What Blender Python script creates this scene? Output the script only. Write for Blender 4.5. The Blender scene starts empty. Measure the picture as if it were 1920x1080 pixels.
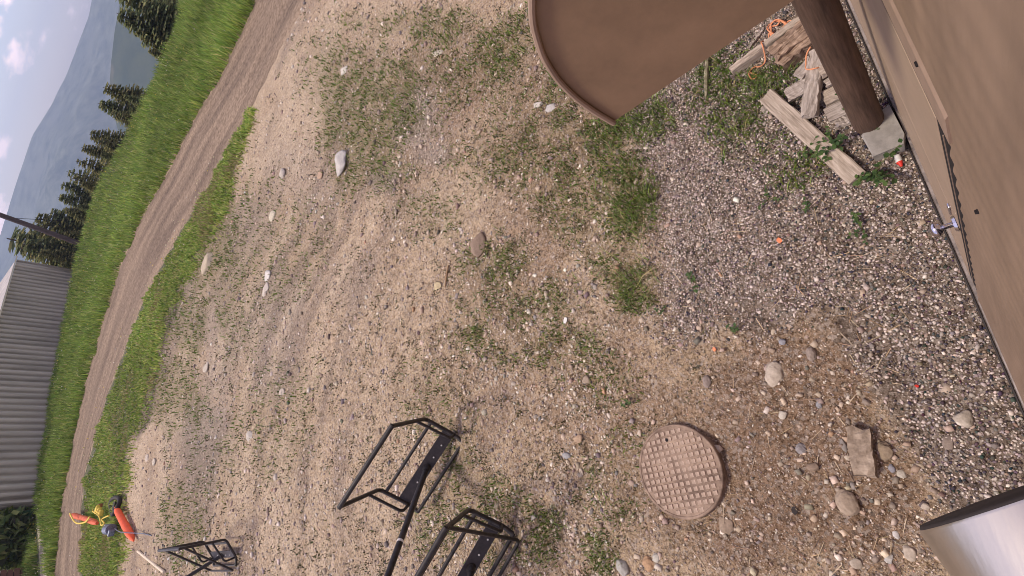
import bpy, math, random
import numpy as np
from mathutils import Matrix, Vector

RNG = np.random.default_rng(7)
random.seed(7)
SC = bpy.context.scene
COL = SC.collection

# ------------------------------------------------------------------ camera
H = 3.3                      # camera height on the building wall
F = 930.0                    # focal length in pixels of a 1920 wide frame
CR = np.array([[-0.08429713315970887, 0.934898113364461, -0.3447600773996688],
               [-0.719092721330876, -0.296588107931368, -0.6284434360884411],
               [-0.6897823218016026, 0.194938482248279, 0.6972799557342287]])
cd = bpy.data.cameras.new('camera')
cd.sensor_width = 36.0
cd.lens = 36.0 * F / 1920.0
cd.clip_start = 0.02
cd.clip_end = 30000
cam = bpy.data.objects.new('camera', cd)
COL.objects.link(cam)
mw = Matrix.Identity(4)
for i in range(3):
    for j in range(3):
        mw[i][j] = CR[i][j]
mw[2][3] = H
cam.matrix_world = mw
SC.camera = cam

# ------------------------------------------------------------------ world, sun, exposure
SUN_EL, SUN_AZ = math.radians(55), math.radians(-25)     # azimuth from +Y (straight out from the wall) towards +X
world = bpy.data.worlds.new('World')
SC.world = world
world.use_nodes = True
wn, wl = world.node_tree.nodes, world.node_tree.links
wn.clear()
sky = wn.new('ShaderNodeTexSky')
sky.sky_type = 'NISHITA'
sky.sun_disc = False
sky.sun_elevation = SUN_EL
sky.sun_rotation = SUN_AZ
sky.altitude = 1200
sky.dust_density = 2.0
tint = wn.new('ShaderNodeMix'); tint.data_type = 'RGBA'; tint.blend_type = 'MULTIPLY'
tint.inputs['Factor'].default_value = 1.0
tint.inputs['B'].default_value = (1.15, 0.965, 1.05, 1)
wl.new(sky.outputs['Color'], tint.inputs['A'])
tc = wn.new('ShaderNodeTexCoord')
mp = wn.new('ShaderNodeMapping')
mp.inputs['Location'].default_value = (0.37, 0.2, 0.15)
mp.inputs['Scale'].default_value = (1, 1, 2.6)
wl.new(tc.outputs['Generated'], mp.inputs['Vector'])
nz = wn.new('ShaderNodeTexNoise')
nz.inputs['Scale'].default_value = 11.0
nz.inputs['Detail'].default_value = 7.0
nz.inputs['Roughness'].default_value = 0.55
wl.new(mp.outputs['Vector'], nz.inputs['Vector'])
cr = wn.new('ShaderNodeMapRange')
cr.inputs['From Min'].default_value = 0.50
cr.inputs['From Max'].default_value = 0.62
cr.interpolation_type = 'SMOOTHSTEP'
wl.new(nz.outputs['Fac'], cr.inputs['Value'])
cm = wn.new('ShaderNodeMix'); cm.data_type = 'RGBA'
wl.new(cr.outputs['Result'], cm.inputs['Factor'])
wl.new(tint.outputs['Result'], cm.inputs['A'])
cm.inputs['B'].default_value = (12.5, 9.6, 9.8, 1)
bg = wn.new('ShaderNodeBackground')
bg.inputs['Strength'].default_value = 0.145
wl.new(cm.outputs['Result'], bg.inputs['Color'])
wo = wn.new('ShaderNodeOutputWorld')
wl.new(bg.outputs['Background'], wo.inputs['Surface'])

sd = bpy.data.lights.new('sun', 'SUN')
sd.energy = 2.9
sd.angle = math.radians(11)
sd.color = (1.0, 0.895, 0.71)
sun = bpy.data.objects.new('sun', sd)
COL.objects.link(sun)
sv = Vector((math.sin(SUN_AZ) * math.cos(SUN_EL), math.cos(SUN_AZ) * math.cos(SUN_EL), math.sin(SUN_EL)))
sun.rotation_euler = sv.to_track_quat('Z', 'Y').to_euler()
sun.location = (0, 0, 30)

SC.view_settings.view_transform = 'Standard'
SC.view_settings.look = 'None'
SC.view_settings.gamma = 1.0
SC.view_settings.exposure = 0.26
SC.render.engine = 'CYCLES'
SC.cycles.use_denoising = True
SC.cycles.filter_width = 0.95
SC.cycles.max_bounces = 5
SC.cycles.diffuse_bounces = 3
SC.cycles.volume_bounces = 0
SC.cycles.transparent_max_bounces = 6


# ------------------------------------------------------------------ geometry of the site
def un(px, py, z=0.0):
    """a point of the place, measured on the photograph, at height z"""
    px = np.asarray(px, float); py = np.asarray(py, float)
    c = np.stack([px - 960, 540 - py, np.full(px.shape, -F)], -1)
    d = c @ CR.T
    t = (z - H) / d[..., 2]
    return np.stack([d[..., 0] * t, d[..., 1] * t, np.broadcast_to(z, t.shape)], -1)


def pj(x, y, z=0.0):
    P = np.stack([np.asarray(x, float), np.asarray(y, float), np.broadcast_to(np.asarray(z, float) - H, np.shape(x))], -1)
    c = P @ CR
    w = np.maximum(-c[..., 2], 0.25)
    return 960 + F * c[..., 0] / w, 540 - F * c[..., 1] / w


def hash2(ix, iy, seed):
    n = (ix.astype(np.int64) * 374761393 + iy.astype(np.int64) * 668265263 + seed * 1274126177) & 0xffffffff
    n = ((n ^ (n >> 13)) * 1274126177) & 0xffffffff
    n = n ^ (n >> 16)
    return (n & 0xffff) / 65535.0


def vnoise(x, y, seed=0):
    x = np.asarray(x, float); y = np.asarray(y, float)
    ix, iy = np.floor(x), np.floor(y)
    fx, fy = x - ix, y - iy
    fx = fx * fx * (3 - 2 * fx); fy = fy * fy * (3 - 2 * fy)
    a = hash2(ix, iy, seed); b = hash2(ix + 1, iy, seed); c = hash2(ix, iy + 1, seed); d = hash2(ix + 1, iy + 1, seed)
    return (a * (1 - fx) + b * fx) * (1 - fy) + (c * (1 - fx) + d * fx) * fy


def fbm(x, y, sc, seed=0, o=4):
    s = 0; a = 1; t = 0
    for k in range(o):
        s = s + a * vnoise(x * sc, y * sc, seed + k * 17); t += a
        a *= 0.5; sc *= 2.03
    return s / t


def curve(pts):
    p = np.array(sorted(pts, key=lambda q: q[1]), float)

    def f(y):
        y = np.asarray(y, float)
        r = np.interp(y, p[:, 1], p[:, 0])
        k0 = (p[1, 0] - p[0, 0]) / (p[1, 1] - p[0, 1])
        k1 = (p[-1, 0] - p[-2, 0]) / (p[-1, 1] - p[-2, 1])
        r = np.where(y < p[0, 1], p[0, 0] + (y - p[0, 1]) * k0, r)
        return np.where(y > p[-1, 1], p[-1, 0] + (y - p[-1, 1]) * k1, r)
    return f


ROAD_L = curve([(466, 30), (450, 65), (410, 145), (370, 210), (345, 255), (320, 310), (280, 380), (250, 440), (220, 510), (195, 590), (170, 680), (148, 770), (128, 860), (113, 950), (104, 1040), (101, 1080)])
ROAD_R = curve([(560, 30), (528, 90), (490, 165), (458, 228), (425, 280), (390, 350), (340, 430), (300, 505), (262, 580), (232, 660), (205, 730), (180, 810), (160, 880), (152, 950), (150, 1080)])
VERGE_R = curve([(548, 30), (520, 100), (488, 175), (472, 228), (452, 292), (425, 370), (402, 438), (372, 482), (325, 570), (303, 630), (288, 700), (272, 790), (245, 832), (238, 900), (232, 1000), (226, 1080)])
EDGE = [(345, 10), (347, 35), (316, 100), (274, 200), (230, 280), (188, 350), (163, 430), (142, 520), (128, 600), (106, 720), (74, 930), (46, 960), (30, 1000), (24, 1080)]
e_w = un([p[0] for p in EDGE], [p[1] for p in EDGE])
e_az = np.degrees(np.arctan2(e_w[:, 0], e_w[:, 1])); e_r = np.hypot(e_w[:, 0], e_w[:, 1])
o_ = np.argsort(e_az); e_az, e_r = e_az[o_], e_r[o_]
e_az = np.concatenate([[-80, -20], e_az, [60, 90]]); e_r = np.concatenate([[60, 50], e_r, [31, 30]])


def r_edge(x, y):
    return np.interp(np.degrees(np.arctan2(x, y)), e_az, e_r)


def smooth(t):
    t = np.clip(t, 0, 1); return t * t * (3 - 2 * t)


def zones(x, y):
    px, py = pj(x, y)
    r = np.hypot(x, y)
    inside = (y > 1.0)
    road = smooth((px - ROAD_L(py)) / 8) * smooth((ROAD_R(py) - px) / 8) * inside
    verge = smooth((px - ROAD_R(py)) / 6) * smooth((VERGE_R(py) - px) / 5) * inside * smooth((py - 205) / 60)
    field = smooth((ROAD_L(py) - px) / 6) * inside
    return px, py, r, road, verge, field


def height(x, y, detail=True):
    x = np.asarray(x, float); y = np.asarray(y, float)
    px, py, r, road, verge, field = zones(x, y)
    z = 0.07 * verge + 0.06 * field
    ex = np.maximum(0, r - r_edge(x, y))
    z = z - 0.42 * (np.sqrt(ex * ex + 4) - 2) * (ex > 0)
    fade = 1 / (1 + (r / 22.0) ** 2)
    z = z + (fbm(x, y, 0.9, 3, 3) - 0.5) * 0.07 * smooth((y - 0.1) / 1.2)
    if detail:
        z = z + (fbm(x, y, 7.0, 11, 3) - 0.5) * 0.055 * fade * smooth((y + 0.05) / 0.4)
        z = z + (fbm(x, y, 34.0, 23, 2) - 0.5) * 0.016 * fade
        z = z + (fbm(x, y, 2.2, 31, 4) - 0.5) * 0.10 * verge
    return z


def hz(x, y):
    return float(height(np.array([x]), np.array([y]))[0])


def gp(px, py):
    """ground point under a spot of the photograph"""
    p = un(px, py)
    for _ in range(2):
        p = un(px, py, hz(p[0], p[1]))
    return Vector((float(p[0]), float(p[1]), hz(p[0], p[1])))


# ------------------------------------------------------------------ helpers: meshes, tags
def tag(o, label=None, cat=None, group=None, kind=None):
    if label: o['label'] = label
    if cat: o['category'] = cat
    if group: o['group'] = group
    if kind: o['kind'] = kind
    return o


def empty(name, loc, label=None, cat=None, group=None):
    o = bpy.data.objects.new(name, None)
    o.empty_display_size = 0.1
    o.location = loc
    COL.objects.link(o)
    return tag(o, label, cat, group)


def mesh_np(name, V, Fc, mats, smoothed=False, col=None, attrs=None):
    V = np.asarray(V, np.float32).reshape(-1, 3)
    Fc = np.asarray(Fc, np.int32)
    m = bpy.data.meshes.new(name)
    m.vertices.add(len(V)); m.vertices.foreach_set('co', V.ravel())
    n = Fc.shape[1]
    m.loops.add(Fc.size); m.loops.foreach_set('vertex_index', Fc.ravel())
    m.polygons.add(len(Fc))
    m.polygons.foreach_set('loop_start', np.arange(0, Fc.size, n, dtype=np.int32))
    m.polygons.foreach_set('loop_total', np.full(len(Fc), n, np.int32))
    if smoothed:
        m.polygons.foreach_set('use_smooth', np.ones(len(Fc), bool))
    if col is not None:
        a = m.attributes.new('Col', 'FLOAT_COLOR', 'POINT')
        c = np.ones((len(V), 4), np.float32); c[:, :3] = col
        a.data.foreach_set('color', c.ravel())
    for k, v in (attrs or {}).items():
        a = m.attributes.new(k, 'FLOAT', 'POINT'); a.data.foreach_set('value', np.asarray(v, np.float32))
    m.update(calc_edges=True)
    m.validate()
    for mt in (mats if isinstance(mats, (list, tuple)) else [mats]):
        m.materials.append(mt)
    return m


def put(name, m, parent=None, loc=None, rot=None):
    o = bpy.data.objects.new(name, m)
    COL.objects.link(o)
    if parent: o.parent = parent
    if loc is not None: o.location = loc
    if rot is not None: o.rotation_euler = rot
    return o


class MB:
    """collects polygons for one mesh"""
    def __init__(s): s.v = []; s.f = []

    def add(s, V, Fc):
        b = len(s.v)
        s.v += [tuple(map(float, p)) for p in V]
        s.f += [tuple(i + b for i in f) for f in Fc]
        return s

    def box(s, c, size, rot=None, taper=1.0):
        hx, hy, hz_ = size[0] / 2, size[1] / 2, size[2] / 2
        P = [Vector((x * (taper if z > 0 else 1), y * (taper if z > 0 else 1), z)) for z in (-hz_, hz_) for x, y in ((-hx, -hy), (hx, -hy), (hx, hy), (-hx, hy))]
        if rot is not None: P = [rot @ p for p in P]
        P = [p + Vector(c) for p in P]
        return s.add(P, [(3, 2, 1, 0), (4, 5, 6, 7), (0, 1, 5, 4), (1, 2, 6, 5), (2, 3, 7, 6), (3, 0, 4, 7)])

    def tube(s, pts, r, n=8, closed=False, caps=True, flat=1.0):
        pts = [Vector(p) for p in pts]
        R = r if isinstance(r, (list, tuple)) else [r] * len(pts)
        N = len(pts); rings = []
        up = None
        for i, p in enumerate(pts):
            if closed: d = pts[(i + 1) % N] - pts[i - 1]
            else: d = pts[min(i + 1, N - 1)] - pts[max(i - 1, 0)]
            d.normalize()
            if up is None:
                up = d.orthogonal().normalized()
            else:
                up = (up - d * up.dot(d)).normalized()
            sd_ = d.cross(up)
            rings.append([p + (up * math.cos(2 * math.pi * k / n) + sd_ * math.sin(2 * math.pi * k / n) * flat) * R[i] for k in range(n)])
        V = [q for r_ in rings for q in r_]
        Fc = []
        for i in range(N if closed else N - 1):
            j = (i + 1) % N
            for k in range(n):
                Fc.append((i * n + k, i * n + (k + 1) % n, j * n + (k + 1) % n, j * n + k))
        if caps and not closed:
            Fc.append(tuple(reversed(range(n)))); Fc.append(tuple((N - 1) * n + k for k in range(n)))
        return s.add(V, Fc)

    def build(s, name, mat, parent=None, smoothed=False, bevel=0, loc=None, rot=None, angle=40):
        m = bpy.data.meshes.new(name)
        m.from_pydata(s.v, [], s.f)
        if smoothed: m.polygons.foreach_set('use_smooth', [True] * len(m.polygons))
        m.materials.append(mat)
        m.update()
        o = put(name, m, parent, loc, rot)
        if smoothed:
            try: m.set_sharp_from_angle(angle=math.radians(angle))
            except Exception: pass
        if bevel:
            b = o.modifiers.new('bevel', 'BEVEL'); b.width = bevel; b.segments = 2; b.limit_method = 'ANGLE'
        return o


def fillet(pts, rad, k=5):
    pts = [Vector(p) for p in pts]
    out = [pts[0]]
    for i in range(1, len(pts) - 1):
        a, b, c = pts[i - 1], pts[i], pts[i + 1]
        u, v = (a - b), (c - b)
        t = min(rad, u.length * 0.45, v.length * 0.45)
        p, q = b + u.normalized() * t, b + v.normalized() * t
        for j in range(k + 1):
            s = j / k
            out.append((1 - s) ** 2 * p + 2 * s * (1 - s) * b + s * s * q)
    out.append(pts[-1])
    return out


# ------------------------------------------------------------------ materials
def mat(name, color, rough=0.8, noise=0.0, scale=20.0, bump=0.0, bscale=None, metal=0.0, attr=None, color2=None, spec=0.3, stretch=None, detail=6.0, trans=0.0):
    m = bpy.data.materials.new(name)
    m.use_nodes = True
    n, l = m.node_tree.nodes, m.node_tree.links
    p = n['Principled BSDF']
    p.inputs['Roughness'].default_value = rough
    p.inputs['Metallic'].default_value = metal
    p.inputs['Specular IOR Level'].default_value = spec
    c4 = (*color, 1)
    p.inputs['Base Color'].default_value = c4
    t = n.new('ShaderNodeTexCoord'); mpp = n.new('ShaderNodeMapping')
    l.new(t.outputs['Object'], mpp.inputs['Vector'])
    if stretch: mpp.inputs['Scale'].default_value = stretch
    src = None
    if attr:
        a = n.new('ShaderNodeAttribute'); a.attribute_name = attr; src = a.outputs['Color']
    if noise > 0 or color2:
        z = n.new('ShaderNodeTexNoise'); z.inputs['Scale'].default_value = scale; z.inputs['Detail'].default_value = detail
        z.inputs['Roughness'].default_value = 0.65
        l.new(mpp.outputs['Vector'], z.inputs['Vector'])
        mr = n.new('ShaderNodeMapRange'); mr.inputs['From Min'].default_value = 0.3; mr.inputs['From Max'].default_value = 0.7
        l.new(z.outputs['Fac'], mr.inputs['Value'])
        mx = n.new('ShaderNodeMix'); mx.data_type = 'RGBA'
        l.new(mr.outputs['Result'], mx.inputs['Factor'])
        if src is not None:
            mx.blend_type = 'MULTIPLY'
            mr.inputs['To Min'].default_value = 0.0; mr.inputs['To Max'].default_value = noise
            l.new(src, mx.inputs['A']); mx.inputs['B'].default_value = (0.35, 0.33, 0.31, 1)
        else:
            mx.inputs['A'].default_value = tuple(v * (1 - noise) for v in color) + (1,)
            mx.inputs['B'].default_value = (*(color2 or tuple(min(1, v * (1 + noise)) for v in color)), 1)
        src = mx.outputs['Result']
    if src is not None: l.new(src, p.inputs['Base Color'])
    if bump > 0:
        z = n.new('ShaderNodeTexNoise'); z.inputs['Scale'].default_value = bscale or scale * 2; z.inputs['Detail'].default_value = 5
        l.new(mpp.outputs['Vector'], z.inputs['Vector'])
        b = n.new('ShaderNodeBump'); b.inputs['Strength'].default_value = bump; b.inputs['Distance'].default_value = 0.01
        l.new(z.outputs['Fac'], b.inputs['Height']); l.new(b.outputs['Normal'], p.inputs['Normal'])
    if trans > 0:
        tr = n.new('ShaderNodeBsdfTranslucent'); ms = n.new('ShaderNodeMixShader'); ms.inputs['Fac'].default_value = trans
        if src is not None: l.new(src, tr.inputs['Color'])
        else: tr.inputs['Color'].default_value = c4
        l.new(p.outputs['BSDF'], ms.inputs[1]); l.new(tr.outputs['BSDF'], ms.inputs[2])
        l.new(ms.outputs['Shader'], n['Material Output'].inputs['Surface'])
    return m


M_STONE = mat('stone_attr', (0.4, 0.35, 0.3), 0.85, noise=0.5, scale=60, attr='Col', bump=0.3, bscale=90)
M_BLADE = mat('blade_attr', (0.1, 0.2, 0.05), 0.6, attr='Col', trans=0.3, spec=0.25)
M_WALL = mat('brown_paint', (0.248, 0.172, 0.122), 0.55, noise=0.20, scale=4, stretch=(2.2, 2.2, 0.5), detail=9, bump=0.04, bscale=220)
M_DOOR = mat('door_paint', (0.36, 0.265, 0.195), 0.5, noise=0.08, scale=7, bump=0.04, bscale=160)
M_FLASH = mat('flashing_paint', (0.31, 0.22, 0.17), 0.45, noise=0.12, scale=14)
M_CANOPY = mat('canopy_paint', (0.232, 0.150, 0.098), 0.6, noise=0.16, scale=7, bump=0.05, bscale=300)
M_DARK = mat('dark_and_recess_shade', (0.012, 0.010, 0.012), 0.9)  # dark parts, plus the strips painted as shade round the door
M_CHROME = mat('chrome', (0.62, 0.60, 0.66), 0.16, metal=1.0)
M_STEEL = mat('brushed_steel', (0.66, 0.60, 0.53), 0.36, metal=1.0, noise=0.06, scale=30, bump=0.03, bscale=260, stretch=(0.08, 1, 1))
M_RUBBER = mat('black_rubber', (0.028, 0.022, 0.022), 0.7)
M_BASE = mat('base_strip', (0.13, 0.10, 0.09), 0.7, noise=0.5, scale=9, color2=(0.34, 0.29, 0.27), detail=9)
M_LOG = mat('post_wood', (0.095, 0.058, 0.042), 0.75, noise=0.45, scale=9, stretch=(6, 6, 0.5), bump=0.35, bscale=14)
M_CONC = mat('concrete', (0.26, 0.24, 0.225), 0.9, noise=0.25, scale=16, bump=0.15, bscale=80)
M_BLACK = mat('black_frame_paint', (0.008, 0.006, 0.008), 0.45, noise=0.5, scale=22, spec=0.4, color2=(0.045, 0.036, 0.034), detail=9)
M_PLATE = mat('grey_plate', (0.040, 0.034, 0.037), 0.5, noise=0.3, scale=25)
M_WHITE = mat('white_paint', (0.7, 0.68, 0.66), 0.5)
M_IRON = mat('rusty_iron', (0.17, 0.105, 0.080), 0.75, noise=0.45, scale=9, color2=(0.38, 0.275, 0.21), bump=0.25, bscale=120)
M_STUD = mat('worn_iron', (0.40, 0.295, 0.235), 0.7, noise=0.35, scale=26, bump=0.2, bscale=140)
M_ORANGE = mat('orange_pad', (0.85, 0.12, 0.04), 0.6, noise=0.12, scale=10)
M_YELLOW = mat('yellow_strap', (0.75, 0.55, 0.10), 0.7, noise=0.1, scale=12)
M_ROPE = mat('peach_rope', (0.66, 0.28, 0.15), 0.85, noise=0.2, scale=120)
M_CLAD = mat('shed_cladding', (0.46, 0.415, 0.345), 0.42, noise=0.30, scale=0.8, metal=0.3, stretch=(1.5, 1.5, 0.25))
M_TRIM = mat('shed_trim', (0.62, 0.58, 0.42), 0.5)
M_POLE = mat('pole_wood', (0.085, 0.062, 0.058), 0.8, noise=0.4, scale=3, stretch=(6, 6, 0.4))
M_HUT = mat('hut_board', (0.13, 0.06, 0.042), 0.8, noise=0.35, scale=3)
M_BARK = mat('bark', (0.09, 0.065, 0.05), 0.9, noise=0.3, scale=10)
M_RED = mat('red_plastic', (0.60, 0.04, 0.03), 0.4)
M_BLUE = mat('blue_grey_metal', (0.17, 0.19, 0.25), 0.45, noise=0.4, scale=30, metal=0.4)
M_SCRAP = mat('orange_scrap', (0.85, 0.25, 0.12), 0.6)
M_STRAW = mat('dry_stalk', (0.36, 0.24, 0.14), 0.8)


def wood(name, a, b):
    return mat(name, a, 0.85, noise=0.35, scale=7, color2=b, stretch=(0.7, 9, 9), bump=0.5, bscale=12)


M_W1 = wood('pine_plank', (0.34, 0.265, 0.21), (0.54, 0.45, 0.38))
M_W2 = wood('grey_plank', (0.23, 0.185, 0.16), (0.56, 0.48, 0.43))
M_W3 = wood('rotten_timber', (0.13, 0.075, 0.05), (0.46, 0.33, 0.25))


def ground_material():
    m = bpy.data.materials.new('yard_ground'); m.use_nodes = True
    n, l = m.node_tree.nodes, m.node_tree.links
    p = n['Principled BSDF']; p.inputs['Roughness'].default_value = 0.95; p.inputs['Specular IOR Level'].default_value = 0.15
    t = n.new('ShaderNodeTexCoord')
    at = n.new('ShaderNodeAttribute'); at.attribute_name = 'Col'

    def noise(sc, d=6, r=0.6):
        z = n.new('ShaderNodeTexNoise'); z.inputs['Scale'].default_value = sc; z.inputs['Detail'].default_value = d; z.inputs['Roughness'].default_value = r
        l.new(t.outputs['Object'], z.inputs['Vector']); return z.outputs['Fac']

    def ramp(src, a, b, lo=0.0, hi=1.0):
        r = n.new('ShaderNodeMapRange'); r.inputs['From Min'].default_value = a; r.inputs['From Max'].default_value = b
        r.inputs['To Min'].default_value = lo; r.inputs['To Max'].default_value = hi
        l.new(src, r.inputs['Value']); return r.outputs['Result']

    def mix(fac, A, B, mode='MIX'):
        x = n.new('ShaderNodeMix'); x.data_type = 'RGBA'; x.blend_type = mode
        l.new(fac, x.inputs['Factor'])
        for k, v in (('A', A), ('B', B)):
            if isinstance(v, tuple): x.inputs[k].default_value = (*v, 1)
            else: l.new(v, x.inputs[k])
        return x.outputs['Result']
    c = at.outputs['Color']
    c = mix(ramp(noise(2.2, 5), 0.35, 0.7, 0, 0.35), c, (0.78, 0.74, 0.72), 'MULTIPLY')
    c = mix(ramp(noise(5.5, 8, 0.72), 0.44, 0.64, 0, 0.6), c, (0.58, 0.55, 0.52), 'MULTIPLY')
    c = mix(ramp(noise(17, 7, 0.75), 0.48, 0.62, 0, 0.7), c, (0.52, 0.47, 0.43), 'MULTIPLY')
    c = mix(ramp(noise(11, 8, 0.8), 0.56, 0.66, 0, 0.5), c, (0.55, 0.46, 0.38))
    c = mix(ramp(noise(34, 5, 0.8), 0.52, 0.60, 0, 0.85), c, (0.38, 0.34, 0.30), 'MULTIPLY')
    c = mix(ramp(noise(80, 4, 0.7), 0.50, 0.60, 0, 0.8), c, (0.45, 0.40, 0.36), 'MULTIPLY')
    c = mix(ramp(noise(29, 5, 0.8), 0.57, 0.64, 0, 0.6), c, (0.58, 0.48, 0.38))
    c = mix(ramp(noise(60, 3, 0.7), 0.60, 0.68, 0, 0.55), c, (0.60, 0.52, 0.46))
    v = n.new('ShaderNodeTexVoronoi'); v.inputs['Scale'].default_value = 55
    l.new(t.outputs['Object'], v.inputs['Vector'])
    sp = n.new('ShaderNodeSeparateColor'); l.new(v.outputs['Color'], sp.inputs['Color'])
    c = mix(ramp(sp.outputs['Red'], 0.72, 1.0, 0, 0.6), c, (0.50, 0.43, 0.38))
    c = mix(ramp(sp.outputs['Green'], 0.78, 1.0, 0, 0.6), c, (0.10, 0.08, 0.07))
    l.new(c, p.inputs['Base Color'])
    b = n.new('ShaderNodeBump'); b.inputs['Strength'].default_value = 1.0; b.inputs['Distance'].default_value = 0.02
    l.new(noise(70, 6, 0.7), b.inputs['Height']); l.new(b.outputs['Normal'], p.inputs['Normal'])
    return m


M_GROUND = ground_material()


# ------------------------------------------------------------------ ground sheet
def axis(lo, hi, a, b, step, grow):
    v = list(np.arange(a, b, step))
    s = step; x = b
    while x < hi: v.append(x); s *= grow; x += s
    v.append(hi)
    s = step; x = a
    while True:
        s *= grow; x -= s
        if x <= lo: break
        v.insert(0, x)
    v.insert(0, lo)
    return np.array(v)


GRASSY = [  # where weeds and moss colour the yard: photo x, y, radii, amount
    (690, 230, 80, 120, .9), (750, 210, 45, 60, 1.0), (650, 130, 55, 70, .6), (800, 50, 150, 40, .7), (930, 110, 70, 80, .8), (730, 320, 60, 40, .5),
    (1060, 130, 60, 90, .5), (1190, 225, 60, 45, .9), (1110, 260, 70, 50, .7), (1175, 360, 55, 75, .9), (1175, 535, 45, 45, .9), (930, 490, 70, 45, .6),
    (1050, 560, 60, 60, .55), (1060, 640, 80, 45, .6), (960, 540, 60, 50, .4), (890, 625, 20, 16, .8), (1060, 400, 60, 50, .4), (860, 860, 40, 60, .45),
    (1010, 1000, 50, 60, .55), (1130, 1040, 35, 45, .6), (350, 600, 55, 85, 1.0), (325, 720, 50, 80, .85), (405, 410, 60, 100, 1.0), (430, 540, 60, 80, .6), (370, 500, 50, 60, .8), (340, 1000, 45, 90, .5),
    (440, 560, 60, 110, .35), (560, 470, 80, 90, .25), (520, 800, 80, 120, .25), (390, 850, 60, 90, .25), (1370, 170, 60, 90, .5), (1500, 310, 90, 60, .4), (1440, 150, 60, 40, .5),
    (1120, 450, 60, 80, .5), (860, 130, 120, 70, .45), (1010, 300, 90, 70, .5), (700, 160, 110, 110, .6), (960, 200, 80, 80, .35), (800, 400, 80, 60, .3), (1000, 640, 120, 80, .4), (880, 960, 120, 90, .35), (1150, 900, 60, 90, .25), (470, 480, 70, 140, .35), (620, 200, 60, 90, .3), (900, 300, 60, 60, .2), (820, 760, 90, 90, .2), (1100, 700, 80, 60, .3)]
SANDY = [(580, 170, 60, 110, 1.), (520, 260, 60, 60, 1.), (470, 300, 40, 50, .8), (880, 380, 80, 60, .9), (850, 440, 60, 50, .6), (700, 830, 90, 80, .5), (640, 640, 120, 140, .4), (540, 900, 120, 140, .45), (1110, 590, 50, 60, .6), (700, 1000, 120, 90, .5), (1090, 490, 30, 40, .5), (640, 420, 60, 80, .3), (1040, 240, 50, 60, .4), (240, 950, 30, 80, .7)]
GREYISH = [(780, 230, 60, 70, .8), (720, 330, 30, 30, .9), (810, 290, 50, 30, .7), (500, 600, 70, 120, .6), (420, 640, 50, 110, .6), (380, 830, 60, 70, .8), (560, 330, 60, 70, .4), (340, 560, 40, 60, .5), (640, 520, 80, 60, .3), (470, 440, 50, 60, .5)]
BROWN = [(1280, 880, 190, 200, .7), (1480, 760, 170, 160, 1.), (1620, 950, 160, 170, 1.), (1400, 1010, 170, 120, 1.), (1040, 290, 90, 80, .5), (960, 420, 110, 90, .4), (1100, 780, 130, 120, .5), (820, 160, 90, 60, .3), (980, 700, 140, 120, .3), (860, 140, 140, 110, .65), (1060, 220, 110, 130, .7), (980, 480, 130, 120, .5), (1120, 640, 110, 90, .5), (760, 330, 110, 60, .4)]


def blobs(L, px, py, x, y, seed):
    s = np.zeros(np.shape(px))
    wob = (fbm(x, y, 1.3, seed, 4) - 0.5) * 1.5
    for (bx, by, rx, ry, a) in L:
        d = np.sqrt(((px - bx) / rx) ** 2 + ((py - by) / ry) ** 2)
        s = np.maximum(s, a * smooth((1.35 - d + wob) / 0.8))
    return s


GRAVEL_EDGE = curve([(1200, -60), (1160, 200), (1195, 300), (1225, 450), (1215, 560), (1260, 640), (1400, 645), (1560, 650), (1650, 720), (1700, 820), (1735, 900), (1750, 1080), (1755, 1300)]) if False else None


def gravel_amount(px, py, x, y):
    wob = (fbm(x, y, 2.6, 51, 4) - 0.5)
    d1 = (px - (1175 + np.clip((py - 200) / 400, 0, 1) * 45)) / 60 + wob * 3.0      # left limit
    d2 = ((632 - py) + np.maximum(0, px - 1560) * 1.45) / 45 + wob * 3.0            # lower limit
    d3 = (y - 0.0) * 0 + 1
    return np.clip(np.minimum(d1, d2), 0, 1) * (px < 2600)


gx = axis(-26, 90, -1.2, 3.6, 0.028, 1.035)
gy = axis(-2.0, 130, -0.15, 4.0, 0.028, 1.022)
GX, GY = np.meshgrid(gx, gy)
xx, yy = GX.ravel(), GY.ravel()
px, py, rr, z_road, z_verge, z_field = zones(xx, yy)
zz = height(xx, yy) - 0.05 * smooth(z_road * 3)
dirt = np.array([0.60, 0.46, 0.315])


def lerp(c, k, t): return c * (1 - t[:, None]) + np.array(k) * t[:, None]


C = np.tile(dirt, (len(xx), 1))
C = lerp(C, (0.31, 0.205, 0.140), blobs(BROWN, px, py, xx, yy, 61) * 0.9)
C = lerp(C, (0.70, 0.56, 0.40), blobs(SANDY, px, py, xx, yy, 71) * 0.8)
C = lerp(C, (0.37, 0.325, 0.29), blobs(GREYISH, px, py, xx, yy, 81) * 0.8)
# traffic streaks running parallel to the road
acr = (px - VERGE_R(py))
stk = fbm(acr, py, 0.030, 211, 1) * 0 + fbm(acr * 0.045, py * 0.0045, 1.0, 212, 4)
far = smooth((900 - px) / 300) * (px > VERGE_R(py))
C = lerp(C, (0.74, 0.60, 0.435), smooth((stk - 0.54) / 0.12) * far * 0.65)
C = lerp(C, (0.29, 0.225, 0.18), smooth((0.44 - stk) / 0.12) * far * 0.6)
C = lerp(C, (0.19, 0.165, 0.065), blobs(GRASSY, px, py, xx, yy, 91) * 0.65)
GA = gravel_amount(px, py, xx, yy)
C = lerp(C, (0.24, 0.19, 0.16), GA * 0.9)
C = lerp(C, (0.075, 0.105, 0.028), np.clip(z_verge + z_field, 0, 1))
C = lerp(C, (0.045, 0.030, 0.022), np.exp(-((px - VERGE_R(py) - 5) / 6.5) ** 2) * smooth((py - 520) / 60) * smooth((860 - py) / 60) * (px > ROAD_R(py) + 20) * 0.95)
nx_, ny_ = len(gx), len(gy)
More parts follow.
